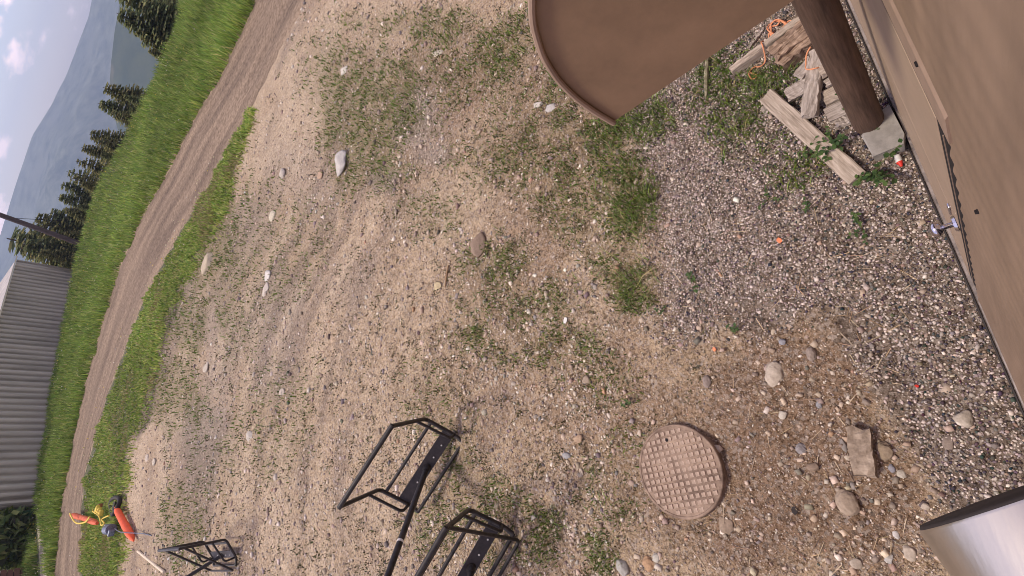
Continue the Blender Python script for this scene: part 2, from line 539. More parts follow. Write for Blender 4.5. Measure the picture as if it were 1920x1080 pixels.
ii = (np.arange(ny_ - 1)[:, None] * nx_ + np.arange(nx_ - 1)[None, :]).ravel()
Q = np.stack([ii, ii + 1, ii + 1 + nx_, ii + nx_], -1)
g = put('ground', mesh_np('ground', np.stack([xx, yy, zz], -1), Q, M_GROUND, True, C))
tag(g, 'bare dirt yard with pebbles and sparse weeds in front of the wall', 'ground', kind='structure')


# ------------------------------------------------------------------ road and footpath
def strip(name, left, right, y0, y1, n, k, lift, material, label, rut=0.0):
    ys = np.linspace(y0, y1, n)
    L = un(left(ys), ys); Rr = un(right(ys), ys)
    s = np.linspace(0, 1, k)
    P = L[:, None, :] * (1 - s)[None, :, None] + Rr[:, None, :] * s[None, :, None]
    x, y = P[..., 0].ravel(), P[..., 1].ravel()
    z = height(x, y, False) + lift
    sv_ = np.tile(s, n)
    z = z - rut * (np.exp(-((sv_ - 0.27) / 0.09) ** 2) + np.exp(-((sv_ - 0.73) / 0.09) ** 2))
    z = z - 0.05 * (np.abs(sv_ - 0.5) > 0.499)
    i = (np.arange(n - 1)[:, None] * k + np.arange(k - 1)[None, :]).ravel()
    m = mesh_np(name, np.stack([x, y, z], -1), np.stack([i, i + 1, i + 1 + k, i + k], -1), material, True, attrs={'across': sv_})
    o = put(name, m)
    return tag(o, label, 'road' if 'road' in name else 'path', kind='structure')


def road_material(name, a, b, dark):
    m = bpy.data.materials.new(name); m.use_nodes = True
    n, l = m.node_tree.nodes, m.node_tree.links
    p = n['Principled BSDF']; p.inputs['Roughness'].default_value = 0.95; p.inputs['Specular IOR Level'].default_value = 0.1
    at = n.new('ShaderNodeAttribute'); at.attribute_name = 'across'
    t = n.new('ShaderNodeTexCoord')
    cx = n.new('ShaderNodeCombineXYZ'); l.new(at.outputs['Fac'], cx.inputs['X'])
    sx = n.new('ShaderNodeSeparateXYZ'); l.new(t.outputs['Object'], sx.inputs['Vector'])
    mm = n.new('ShaderNodeMath'); mm.operation = 'MULTIPLY'; mm.inputs[1].default_value = 0.02
    l.new(sx.outputs['Y'], mm.inputs[0]); l.new(mm.outputs[0], cx.inputs['Y'])
    z = n.new('ShaderNodeTexNoise'); z.inputs['Scale'].default_value = 9; z.inputs['Detail'].default_value = 4
    l.new(cx.outputs['Vector'], z.inputs['Vector'])
    z2 = n.new('ShaderNodeTexNoise'); z2.inputs['Scale'].default_value = 9; z2.inputs['Detail'].default_value = 9; z2.inputs['Roughness'].default_value = 0.75
    l.new(t.outputs['Object'], z2.inputs['Vector'])
    r = n.new('ShaderNodeMapRange'); r.inputs['From Min'].default_value = 0.35; r.inputs['From Max'].default_value = 0.68
    l.new(z.outputs['Fac'], r.inputs['Value'])
    x = n.new('ShaderNodeMix'); x.data_type = 'RGBA'; x.inputs['A'].default_value = (*a, 1); x.inputs['B'].default_value = (*b, 1)
    l.new(r.outputs['Result'], x.inputs['Factor'])
    r2 = n.new('ShaderNodeMapRange'); r2.inputs['From Min'].default_value = 0.42; r2.inputs['From Max'].default_value = 0.62
    l.new(z2.outputs['Fac'], r2.inputs['Value'])
    x2 = n.new('ShaderNodeMix'); x2.data_type = 'RGBA'; x2.blend_type = 'MULTIPLY'; x2.inputs['B'].default_value = (*dark, 1)
    l.new(r2.outputs['Result'], x2.inputs['Factor']); l.new(x.outputs['Result'], x2.inputs['A'])
    l.new(x2.outputs['Result'], p.inputs['Base Color'])
    bp = n.new('ShaderNodeBump'); bp.inputs['Strength'].default_value = 0.6; bp.inputs['Distance'].default_value = 0.03
    l.new(z2.outputs['Fac'], bp.inputs['Height']); l.new(bp.outputs['Normal'], p.inputs['Normal'])
    return m


M_ROAD = road_material('road_gravel', (0.20, 0.150, 0.115), (0.36, 0.272, 0.198), (0.50, 0.48, 0.47))
M_PATH = road_material('path_gravel', (0.36, 0.31, 0.24), (0.50, 0.44, 0.36), (0.66, 0.66, 0.62))
strip('gravel_road', ROAD_L, ROAD_R, -120, 1500, 260, 25, 0.0, M_ROAD, 'curving gravel road with wheel tracks between two bands of grass', 0.035)
PATH_L = curve([(67, 930), (69, 941), (71, 976), (74, 1028), (78, 1080)])
PATH_R = curve([(76, 930), (80, 954), (87, 998), (96, 1037), (98, 1080)])
strip('footpath', PATH_L, PATH_R, 930, 1300, 60, 6, 0.03, M_PATH, 'narrow pale gravel path beyond the road past the end of the shed')


# ------------------------------------------------------------------ mountains, valley, haze
def mountain_material(name, a, b, clear):
    m = bpy.data.materials.new(name); m.use_nodes = True
    n, l = m.node_tree.nodes, m.node_tree.links
    p = n['Principled BSDF']; p.inputs['Roughness'].default_value = 1.0; p.inputs['Specular IOR Level'].default_value = 0.0
    t = n.new('ShaderNodeTexCoord')
    z = n.new('ShaderNodeTexNoise'); z.inputs['Scale'].default_value = 0.020; z.inputs['Detail'].default_value = 10; z.inputs['Roughness'].default_value = 0.75
    l.new(t.outputs['Object'], z.inputs['Vector'])
    r = n.new('ShaderNodeMapRange'); r.inputs['From Min'].default_value = 0.36; r.inputs['From Max'].default_value = 0.66
    l.new(z.outputs['Fac'], r.inputs['Value'])
    x = n.new('ShaderNodeMix'); x.data_type = 'RGBA'; x.inputs['A'].default_value = (*a, 1); x.inputs['B'].default_value = (*b, 1)
    l.new(r.outputs['Result'], x.inputs['Factor'])
    z2 = n.new('ShaderNodeTexNoise'); z2.inputs['Scale'].default_value = 0.006; z2.inputs['Detail'].default_value = 5
    l.new(t.outputs['Object'], z2.inputs['Vector'])
    r2 = n.new('ShaderNodeMapRange'); r2.inputs['From Min'].default_value = 0.60; r2.inputs['From Max'].default_value = 0.68
    l.new(z2.outputs['Fac'], r2.inputs['Value'])
    x2 = n.new('ShaderNodeMix'); x2.data_type = 'RGBA'; x2.inputs['B'].default_value = (*clear, 1)
    l.new(r2.outputs['Result'], x2.inputs['Factor']); l.new(x.outputs['Result'], x2.inputs['A'])
    l.new(x2.outputs['Result'], p.inputs['Base Color'])
    return m


def ridge(name, azs, els, r0, r1, zlow, material, label, seed, rough):
    az = np.linspace(-75, 105, 420)
    el = np.interp(az, azs, els) + (fbm(az, az * 0 + seed, 0.35, seed, 5) - 0.5) * rough
    s = np.linspace(0, 1.25, 60)
    A, S = np.meshgrid(np.radians(az), s)
    top = 3.3 + r1 * np.tan(np.radians(el))[None, :]
    rr_ = r0 + (r1 - r0) * S
    zz_ = zlow + (top - zlow) * np.where(S <= 1, S ** 0.9, 1 - (S - 1) * 1.3)
    X, Y = rr_ * np.sin(A), rr_ * np.cos(A)
    amp = np.clip(1 - np.abs(S - 0.5) * 2, 0, 1)
    zz_ = zz_ + (fbm(X, Y, 1 / 300.0, seed + 5, 6) - 0.5) * (r1 * 0.075) * amp + (fbm(X, Y, 1 / 45.0, seed + 9, 3) - 0.5) * r1 * 0.004 * np.clip(1.1 - S, 0, 1)
    k = len(az)
    i = (np.arange(59)[:, None] * k + np.arange(k - 1)[None, :]).ravel()
    o = put(name, mesh_np(name, np.stack([X, Y, zz_], -1).reshape(-1, 3), np.stack([i, i + k, i + k + 1, i + 1], -1), material, True))
    return tag(o, label, 'mountain', kind='structure')


M_MT1 = mountain_material('far_forest', (0.020, 0.040, 0.036), (0.19, 0.21, 0.165), (0.13, 0.145, 0.12))
M_MT2 = mountain_material('near_forest', (0.022, 0.040, 0.018), (0.070, 0.085, 0.035), (0.20, 0.16, 0.12))
ridge('mountain', [-75, -20, 0, 12, 22, 26.6, 30.2, 31.5, 33.2, 36.1, 40.6, 46, 60, 105], [1.0, 1.6, 1.9, 1.7, 1.42, 1.35, 1.2, .95, .6, .25, -.05, .2, .8, 1.2], 900, 2600, -330, M_MT1, 'long forested mountain ridge fading blue beyond the valley', 4, 0.10)
ridge('mountain', [-75, 20, 30, 33, 36.5, 41, 50, 70, 105], [-7, -7, -5.6, -3.6, -2.3, -1.7, -1.0, -.8, -.8], 300, 1150, -330, M_MT2, 'nearer forested mountain slope below the blue ridge', 14, 0.15)
az = np.radians(np.linspace(-90, 120, 90)); rs = np.array([90, 140, 220, 320, 480, 700, 1000, 1500, 2700.])
zs = np.array([-26, -60, -130, -220, -300, -345, -360, -365, -370.])
A, S = np.meshgrid(az, rs); Zv = np.repeat(zs[:, None], len(az), 1)
i = (np.arange(8)[:, None] * 90 + np.arange(89)[None, :]).ravel()
tag(put('valley', mesh_np('valley', np.stack([S * np.sin(A), S * np.cos(A), Zv], -1).reshape(-1, 3), np.stack([i, i + 90, i + 91, i + 1], -1), M_MT2, True)),
    'forested valley floor below the crest of the field', 'valley', kind='structure')

hm = bpy.data.materials.new('haze_air'); hm.use_nodes = True
hn, hl = hm.node_tree.nodes, hm.node_tree.links
hn.remove(hn['Principled BSDF'])
hv = hn.new('ShaderNodeVolumePrincipled')
hv.inputs['Color'].default_value = (0.60, 0.74, 1.0, 1)
hv.inputs['Density'].default_value = 0.00038
hv.inputs['Anisotropy'].default_value = 0.1
hl.new(hv.outputs['Volume'], hn['Material Output'].inputs['Volume'])
hb = MB().box((0, 1000, -95), (6900, 4700, 560)).build('haze', hm)
tag(hb, 'thin blue summer haze filling the valley air', 'haze', kind='stuff')


# ------------------------------------------------------------------ scattered stuff: stones and blades
def ico():
    t = (1 + 5 ** 0.5) / 2
    v = np.array([(-1, t, 0), (1, t, 0), (-1, -t, 0), (1, -t, 0), (0, -1, t), (0, 1, t), (0, -1, -t), (0, 1, -t), (t, 0, -1), (t, 0, 1), (-t, 0, -1), (-t, 0, 1)], float)
    v /= np.linalg.norm(v[0])
    f = np.array([(0, 11, 5), (0, 5, 1), (0, 1, 7), (0, 7, 10), (0, 10, 11), (1, 5, 9), (5, 11, 4), (11, 10, 2), (10, 7, 6), (7, 1, 8), (3, 9, 4), (3, 4, 2), (3, 2, 6), (3, 6, 8), (3, 8, 9), (4, 9, 5), (2, 4, 11), (6, 2, 10), (8, 6, 7), (9, 8, 1)])
    return v, f


def cubeish():
    v = np.array([(x, y, z) for z in (-1, 1) for y in (-1, 1) for x in (-1, 1)], float) * 0.72
    f = np.array([(0, 2, 3), (0, 3, 1), (4, 5, 7), (4, 7, 6), (0, 1, 5), (0, 5, 4), (2, 6, 7), (2, 7, 3), (0, 4, 6), (0, 6, 2), (1, 3, 7), (1, 7, 5)])
    return v, f


def stones(name, P, size, colors, base, jit, label, cat, sink=0.35, flat=0.62):
    v, f = base
    n, k = len(P), len(v)
    V = v[None] * (1 + RNG.uniform(-jit, jit, (n, k, 1)))
    V = V + RNG.normal(0, jit * 0.3, (n, k, 3))
    sc = np.stack([RNG.uniform(0.75, 1.35, n), RNG.uniform(0.65, 1.0, n), RNG.uniform(0.45, 0.85, n) * flat / 0.62], -1)
    V = V * sc[:, None, :]
    tx = RNG.normal(0, 0.35, n); a = RNG.uniform(0, 6.283, n)
    c, s = np.cos(tx)[:, None], np.sin(tx)[:, None]
    y, z = V[..., 1] * c - V[..., 2] * s, V[..., 1] * s + V[..., 2] * c
    V = np.stack([V[..., 0], y, z], -1)
    c, s = np.cos(a)[:, None], np.sin(a)[:, None]
    V = np.stack([V[..., 0] * c - V[..., 1] * s, V[..., 0] * s + V[..., 1] * c, V[..., 2]], -1)
    V = V * (size / 2)[:, None, None] + P[:, None, :]
    V[..., 2] += (size * (0.5 - sink) * 0.6)[:, None]
    Fc = (f[None] + (np.arange(n) * k)[:, None, None]).reshape(-1, 3)
    col = np.repeat(colors, k, 0)
    o = put(name, mesh_np(name, V.reshape(-1, 3), Fc, M_STONE, False, col))
    return tag(o, label, cat, kind='stuff')


def palette(n, cols, w, var=0.18):
    cols = np.array(cols); w = np.array(w, float); w /= w.sum()
    c = cols[RNG.choice(len(cols), n, p=w)]
    return np.clip(c * (1 + RNG.normal(0, var, (n, 1))) + RNG.normal(0, 0.012, (n, 3)), 0.01, 0.9)


# gravel bed along the wall
st = 0.0115
ax_, ay_ = np.meshgrid(np.arange(-0.9, 3.9, st), np.arange(-0.085, 2.3, st))
ax_ = ax_.ravel() + RNG.uniform(-st, st, ax_.size) * 0.6; ay_ = ay_.ravel() + RNG.uniform(-st, st, ay_.size) * 0.6
qx, qy = pj(ax_, ay_)
ga = gravel_amount(qx, qy, ax_, ay_) * (0.80 - 0.75 * np.clip(blobs([(1560, 620, 70, 40, 1), (1640, 760, 60, 60, .8), (1420, 590, 60, 40, .6)], qx, qy, ax_, ay_, 88), 0, 1))
keep = (RNG.uniform(0, 1, ax_.size) < ga) & (qx < 1990) & (qy > -70) & (qy < 1150) & (ay_ > -0.08)
ax_, ay_ = ax_[keep], ay_[keep]
P = np.stack([ax_, ay_, height(ax_, ay_)], -1)
sz = np.clip(RNG.lognormal(math.log(0.0122), 0.30, len(P)), 0.007, 0.034)
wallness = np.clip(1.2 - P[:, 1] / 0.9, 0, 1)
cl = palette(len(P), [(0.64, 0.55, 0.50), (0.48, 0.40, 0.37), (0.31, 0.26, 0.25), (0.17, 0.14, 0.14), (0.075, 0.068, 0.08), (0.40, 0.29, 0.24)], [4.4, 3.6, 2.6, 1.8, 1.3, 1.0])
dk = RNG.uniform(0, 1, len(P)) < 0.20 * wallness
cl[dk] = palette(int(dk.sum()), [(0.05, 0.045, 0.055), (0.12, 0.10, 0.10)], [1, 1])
print('gravel', len(P))
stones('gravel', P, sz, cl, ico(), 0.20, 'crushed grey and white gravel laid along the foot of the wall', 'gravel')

# pebbles over the dirt yard
N = 105000
qx = RNG.uniform(225, 1900, N); qy = RNG.uniform(-30, 1130, N)
w = un(qx, qy)
m_ = (RNG.uniform(0, 1, N) < 0.25 + 0.75 * fbm(w[:, 0], w[:, 1], 1.7, 44, 4) * np.clip(1.25 - blobs(SANDY, qx, qy, w[:, 0], w[:, 1], 71) * 0.6, 0.3, 1))
m_ &= qx > VERGE_R(qy) + 8
m_ &= ~((gravel_amount(qx, qy, w[:, 0], w[:, 1]) > 0.6) & (RNG.uniform(0, 1, N) < 0.85))
m_ &= w[:, 1] > -0.06
w = w[m_]; w[:, 2] = height(w[:, 0], w[:, 1])
dist = np.sqrt(w[:, 0] ** 2 + w[:, 1] ** 2 + H * H)
sz = np.clip(RNG.pareto(2.3, len(w)) * 0.005 + 0.006, 0.006, 0.045) * (dist / 3.6) ** 0.80
sz = np.minimum(sz, 0.085)
cl = palette(len(w), [(0.56, 0.45, 0.36), (0.46, 0.35, 0.28), (0.37, 0.29, 0.245), (0.70, 0.61, 0.53), (0.28, 0.235, 0.22), (0.47, 0.29, 0.20), (0.18, 0.145, 0.13)], [4, 4, 3, 2.4, 1.2, .5, 1.0])
print('pebbles', len(w))
stones('pebbles', w, sz, cl, cubeish(), 0.25, 'small tan pebbles strewn over the dirt yard', 'pebbles', sink=0.50, flat=0.58)
# coarser rubble, thickest in streaks along the old wheel tracks
N = 16000
qx = RNG.uniform(300, 1150, N); qy = RNG.uniform(-20, 1120, N)
w = un(qx, qy)
ac = fbm((qx - VERGE_R(qy)) * 0.045, qy * 0.0045, 1.0, 212, 4)
m_ = (RNG.uniform(0, 1, N) < 0.10 + 0.9 * smooth((fbm(w[:, 0], w[:, 1], 0.9, 244, 4) - 0.42) / 0.2) * (0.35 + smooth((0.52 - ac) / 0.12))) & (qx > VERGE_R(qy) + 12)
m_ &= RNG.uniform(0, 1, N) > 0.85 * blobs(SANDY[:4], qx, qy, w[:, 0], w[:, 1], 71)
w = w[m_]; w[:, 2] = height(w[:, 0], w[:, 1])
dist = np.sqrt(w[:, 0] ** 2 + w[:, 1] ** 2 + H * H)
sz = np.clip(RNG.lognormal(math.log(0.026), 0.35, len(w)) * (dist / 5.5) ** 0.7, 0.012, 0.10)
cl = palette(len(w), [(0.62, 0.52, 0.43), (0.52, 0.42, 0.34), (0.74, 0.67, 0.58), (0.36, 0.31, 0.29), (0.24, 0.21, 0.20)], [4, 4, 2.6, 2, 1.2])
print('rubble', len(w))
stones('rubble', w, sz, cl, ico(), 0.24, 'coarse pale rubble stones half buried across the open yard', 'rubble', sink=0.55, flat=0.55)


def blades(name, P, hgt, wid, lean, colors, label, cat, parent=None, kind='stuff', droop=0.35, origin=None):
    n = len(P)
    a = RNG.uniform(0, 6.283, n); la = RNG.uniform(0, 6.283, n)
    L = np.abs(RNG.normal(0, 1, n)) * lean
    dx, dy = np.cos(la) * L, np.sin(la) * L
    wx, wy = np.cos(a) * wid / 2, np.sin(a) * wid / 2
    V = np.zeros((n, 5, 3))
    V[:, 0] = P - np.stack([wx, wy, 0 * wx], -1); V[:, 1] = P + np.stack([wx, wy, 0 * wx], -1)
    mid = P + np.stack([dx * hgt * 0.4, dy * hgt * 0.4, hgt * 0.6], -1)
    V[:, 2] = mid + np.stack([wx, wy, 0 * wx], -1) * 0.8; V[:, 3] = mid - np.stack([wx, wy, 0 * wx], -1) * 0.8
    V[:, 4] = P + np.stack([dx * hgt, dy * hgt, hgt * np.clip(1 - droop * L, 0.15, 1)], -1)
    b = (np.arange(n) * 5)[:, None]
    Fc = np.concatenate([b + [0, 1, 2], b + [0, 2, 3], b + [3, 2, 4]], 0)
    if origin is not None: V = V - np.array(origin)
    o = put(name, mesh_np(name, V.reshape(-1, 3), Fc, M_BLADE, False, np.repeat(colors, 5, 0)), parent)
    if kind: tag(o, label, cat, kind=kind)
    return o


GREENS = [(0.19, 0.285, 0.055), (0.275, 0.35, 0.08), (0.13, 0.21, 0.04), (0.34, 0.37, 0.11), (0.45, 0.40, 0.18)]


def field_points(n, lo, hi, y0, y1):
    qy_ = RNG.uniform(y0, y1, n)
    a, b = lo(qy_), hi(qy_)
    qx_ = a + (b - a) * RNG.uniform(0, 1, n)
    w_ = un(qx_, qy_)
    return w_, qx_, qy_


# tall grass beyond the road
edge_c = curve([(p[0] - 2, p[1]) for p in EDGE])
w, qx, qy = field_points(85000, edge_c, lambda y: ROAD_L(y) + 3 + 5 * (vnoise(y * 0.11, y * 0, 5) - 0.5), -70, 1130)
m_ = ~((qx > PATH_L(qy) - 1) & (qx < PATH_R(qy) + 1) & (qy > 935))
w = w[m_]
w[:, 2] = height(w[:, 0], w[:, 1]) - 0.02
d_ = np.hypot(w[:, 0], w[:, 1])
patch = fbm(w[:, 0], w[:, 1], 0.22, 9, 4)
p2 = fbm(w[:, 0], w[:, 1], 0.8, 39, 4)
cl = palette(len(w), GREENS, [4, 4, 3, 1.6, .4], 0.25) * (0.40 + 0.75 * patch + 0.5 * p2)[:, None]
hh = RNG.uniform(0.12, 0.42, len(w)) * (0.3 + 1.5 * p2)
blades('field_grass', w, hh, 0.010 + d_ * 0.0008, 0.45, cl, 'tall green meadow grass between the road and the trees', 'grass')
# verge between road and yard
w, qx, qy = field_points(52000, lambda y: ROAD_R(y) + 9 + 14 * (vnoise(y * 0.09, y * 0, 6) - 0.5), lambda y: VERGE_R(y) + 2 + 12 * (vnoise(y * 0.05, y * 0, 8) - 0.5) + 14 * RNG.normal(0, 0.35, y.shape) * (RNG.uniform(0, 1, y.shape) < .6) * 1.6, 205, 1130)
patch = fbm(w[:, 0], w[:, 1], 0.55, 19, 4)
m_ = (patch > 0.0) & (RNG.uniform(0, 1, len(w)) < np.clip((qy - 180) / 250, 0.25, 1))
w, patch = w[m_], patch[m_]
w[:, 2] = height(w[:, 0], w[:, 1]) - 0.01
d_ = np.hypot(w[:, 0], w[:, 1])
dryp = RNG.uniform(0, 1, len(w)) < smooth((fbm(w[:, 0], w[:, 1], 0.9, 29, 4) - 0.52) / 0.15) * 0.6
cl = palette(len(w), GREENS, [3, 4, 2.0, 3.2, 1.2], 0.25) * (0.68 + 1.05 * patch)[:, None]
cl[dryp] = palette(int(dryp.sum()), [(0.34, 0.29, 0.12), (0.42, 0.34, 0.19), (0.26, 0.27, 0.09)], [1, 1, 1])
blades('verge_grass', w, RNG.uniform(0.03, 0.13, len(w)) * (0.3 + 1.5 * patch), 0.012 + d_ * 0.0012, 0.55, cl, 'weedy grass verge between the gravel road and the dirt yard', 'grass')

# low weeds and grass sprigs in the yard
N = 190000
qx = RNG.uniform(240, 1700, N); qy = RNG.uniform(-40, 1120, N)
w = un(qx, qy)
gz = blobs(GRASSY, qx, qy, w[:, 0], w[:, 1], 91)
clump = fbm(w[:, 0], w[:, 1], 5.5, 77, 3)
m_ = (RNG.uniform(0, 1, N) < gz * 1.3 * smooth((clump - 0.30) / 0.24)) & (qx > VERGE_R(qy)) & (w[:, 1] > 0.05)
w = w[m_]; w[:, 2] = height(w[:, 0], w[:, 1]) - 0.004
d_ = np.sqrt(w[:, 0] ** 2 + w[:, 1] ** 2 + H * H)
cl = palette(len(w), [(0.13, 0.19, 0.042), (0.185, 0.245, 0.06), (0.10, 0.14, 0.038), (0.30, 0.25, 0.12)], [4, 3, 3, .8], 0.2)
print('weeds', len(w))
blades('yard_grass', w, RNG.uniform(0.018, 0.055, len(w)) * (d_ / 4.5) ** 0.5, 0.004 + d_ * 0.0013, 0.9, cl, 'sparse short grass and moss growing in patches on the dirt yard', 'grass')
# dark moss sprigs speckling the open dirt
N = 26000
qx = RNG.uniform(300, 1330, N); qy = RNG.uniform(0, 1120, N)
w = un(qx, qy)
m_ = (RNG.uniform(0, 1, N) < 0.9 * smooth((fbm(w[:, 0], w[:, 1], 8.0, 177, 3) - 0.50) / 0.14) * (1 - 0.85 * blobs(SANDY[:4], qx, qy, w[:, 0], w[:, 1], 71))) & (qx > VERGE_R(qy) + 15) & ((qx < 1150) | (RNG.uniform(0, 1, N) < 0.25))
w = w[m_]
w = np.repeat(w, 3, 0); dd = np.sqrt(w[:, 0] ** 2 + w[:, 1] ** 2 + H * H)
w[:, :2] += RNG.normal(0, 1, (len(w), 2)) * (0.0035 * dd)[:, None]
w[:, 2] = height(w[:, 0], w[:, 1]) - 0.003
cl = palette(len(w), [(0.11, 0.105, 0.045), (0.085, 0.09, 0.038), (0.15, 0.11, 0.06)], [3, 3, 1], 0.25)
print('sprigs', len(w))
blades('moss_sprigs', w, RNG.uniform(0.012, 0.03, len(w)) * (dd / 5) ** 0.5, 0.003 + dd * 0.0015, 1.1, cl, 'tiny dark olive moss sprigs dotted across the pale dirt', 'moss')
# dry straw bits
N = 2600
qx = RNG.uniform(700, 1700, N); qy = RNG.uniform(20, 1080, N)
w = un(qx, qy); m_ = RNG.uniform(0, 1, N) < 0.15 + 0.9 * smooth((fbm(w[:, 0], w[:, 1], 1.1, 133, 3) - 0.5) / 0.2)
w = w[m_ & (w[:, 1] > 0.1)]; w[:, 2] = height(w[:, 0], w[:, 1]) + 0.006
n = len(w); a = RNG.uniform(0, 6.283, n); Ls = RNG.uniform(0.03, 0.13, n)
dv = np.stack([np.cos(a), np.sin(a), RNG.normal(0, 0.08, n)], -1) * Ls[:, None] / 2; sdv = np.stack([-np.sin(a), np.cos(a), 0 * a], -1) * 0.0022
V = np.stack([w - dv - sdv, w + dv - sdv * .6, w + dv + sdv * .6, w - dv + sdv], 1)
cl = palette(n, [(0.42, 0.30, 0.19), (0.55, 0.43, 0.31), (0.28, 0.18, 0.12)], [3, 2, 1])
tag(put('straw', mesh_np('straw', V.reshape(-1, 3), np.arange(n * 4).reshape(n, 4), M_STONE, False, np.repeat(cl, 4, 0))), 'dry straw stalks scattered over the dirt and gravel', 'straw', kind='stuff')
# meadow flowers
w, qx, qy = field_points(420, edge_c, ROAD_L, 60, 1080)
w2, qx2, qy2 = field_points(180, ROAD_R, lambda y: VERGE_R(y) - 12, 300, 1080)
w = np.concatenate([w, w2]); w[:, 2] = height(w[:, 0], w[:, 1]) + RNG.uniform(0.18, 0.36, len(w))
sz = np.hypot(w[:, 0], w[:, 1]) * 0.0011 + 0.012
stones('wildflowers', w, sz, palette(len(w), [(0.75, 0.70, 0.45), (0.8, 0.62, 0.12), (0.8, 0.78, 0.7)], [3, 2, 1], 0.05), cubeish(), 0.1, 'pale yellow wildflower heads dotted through the meadow grass', 'wildflowers')


# ------------------------------------------------------------------ building: siding, door, flashing, canopy
YW = -0.100
bld = empty('building', (0.9, YW, 0), 'brown metal clad building wall with a door and canopy', 'building')
BL = Vector(bld.location)


def local(o): o.location = Vector(o.location) - BL; return o


JX, DZ = 0.585, 2.03            # latch jamb and door head


def siding(x0, x1, z0, z1, off=0.0):
    zs_ = np.arange(z0, z1 + 0.001, 0.0125); zs_[-1] = z1
    wave = np.cos(2 * np.pi * zs_ / 0.10)
    V = []; Fc = []
    xs = [x0, x0 + 0.03, x1 - 0.03, x1]
    k = len(zs_)
    for x, am in zip(xs, (0.0024, 0.0004, 0.0004, 0.0024)):
        for z, p_ in zip(zs_, wave * am): V.append((x, YW + 0.002 + off + p_, z))
    for x in (x0, x1):
        for z in zs_: V.append((x, YW - 0.05, z))
    for i_ in range(k - 1):
        for c in range(3): Fc.append((c * k + i_, (c + 1) * k + i_, (c + 1) * k + i_ + 1, c * k + i_ + 1))
        Fc.append((4 * k + i_, i_, i_ + 1, 4 * k + i_ + 1))
        Fc.append((3 * k + i_, 5 * k + i_, 5 * k + i_ + 1, 3 * k + i_ + 1))
    return MB().add(V, Fc)


local(siding(-3.2, JX - 0.004, 0.05, DZ + 0.0549).build('siding', M_WALL, bld, True, angle=60))
local(siding(-3.2, 5.5, DZ + 0.055, 4.4, 0.0).build('siding', M_WALL, bld, True, angle=60))
local(siding(2.62, 5.5, 0.05, DZ + 0.05).build('siding', M_WALL, bld, True, angle=60))
local(MB().box((1.2, YW - 0.075, 2.2), (9, 0.04, 4.4)).build('backing_wall', M_DARK, bld))
# door: three sections
door = empty('door', (0, 0, 0)); door.parent = bld; door.location = -BL
for (a, b) in ((0.045, 0.30), (0.316, 0.86), (0.876, DZ - 0.19)):
    MB().box(((JX + 2.6) / 2 + 0.06, YW - 0.0215, (a + b) / 2), (2.6 - JX - 0.131, 0.035, b - a)).build('door_panel', M_DOOR, door, bevel=0.003)
MB().box(((JX + 2.6) / 2, YW - 0.046, 1.0), (2.0, 0.012, 1.9)).build('door_core', M_DARK, door)
# jamb strip: dark colour standing in for recess shade, and its pale edge
local(MB().box((JX + 0.061, YW - 0.021, 0.92), (0.124, 0.03, 1.84)).build('jamb_shade', M_DARK, bld))
local(MB().box(((JX + 2.6) / 2, YW - 0.0195, DZ - 0.09), (2.6 - JX, 0.028, 0.19)).build('head_shade', M_DARK, bld))  # dark strip painted in place of the shade below the flashing lip
local(MB().box((JX + 0.084, YW - 0.0175, 0.92), (0.004, 0.027, 1.80)).build('jamb_edge', M_FLASH, bld))
# knob
kx, kz = JX + 0.155, 0.86
kb = MB()
kb.tube([(kx, YW - 0.002, kz), (kx, YW + 0.007, kz)], [0.033, 0.028], 20)
rose = kb.build('rose', M_CHROME, door, True)
prof = [(0.0, 0.011), (0.03, 0.010), (0.036, 0.020), (0.046, 0.029), (0.056, 0.031), (0.066, 0.027), (0.071, 0.012), (0.072, 0.002)]
MB().tube([(kx, YW + 0.006 + p_[0], kz) for p_ in prof], [p_[1] for p_ in prof], 20).build('knob', M_CHROME, door, True, angle=70)
MB().box((kx + 0.055, YW - 0.002, kz + 0.02), (0.020, 0.012, 0.10)).build('latch_plate', M_CHROME, door, bevel=0.004)
# flashing over the door
fl = MB()
fx0, fx1 = JX - 0.035, 2.75
fl.add([(fx0, YW + 0.0005, DZ + 0.13), (fx1, YW + 0.0005, DZ + 0.13), (fx1, YW + 0.0065, DZ + 0.115), (fx0, YW + 0.0065, DZ + 0.115), (fx1, YW + 0.0070, DZ + 0.025), (fx0, YW + 0.0070, DZ + 0.025), (fx1, YW + 0.0075, DZ + 0.0), (fx0, YW + 0.0075, DZ + 0.0),
        (fx1, YW + 0.0045, DZ + 0.0), (fx0, YW + 0.0045, DZ + 0.0), (fx1, YW - 0.003, DZ + 0.01), (fx0, YW - 0.003, DZ + 0.01)],
       [(0, 3, 2, 1), (3, 5, 4, 2), (5, 7, 6, 4), (7, 9, 8, 6), (9, 11, 10, 8), (0, 11, 9, 7, 5, 3)])
flash = local(fl.build('head_flashing', M_FLASH, bld))
for sx_ in (0.70, 1.02, 1.42, 1.85):
    MB().tube([(sx_, YW + 0.005, DZ + 0.095), (sx_, YW + 0.0105, DZ + 0.095)], [0.007, 0.006], 6).build('screw', M_DARK, flash).location = (0, 0, 0)
for (sx_, sz_) in ((0.43, 1.92), (-0.05, 2.35)):
    local(MB().tube([(sx_, YW + 0.001, sz_), (sx_, YW + 0.008, sz_)], [0.007, 0.005], 6).build('screw', M_DARK, bld))
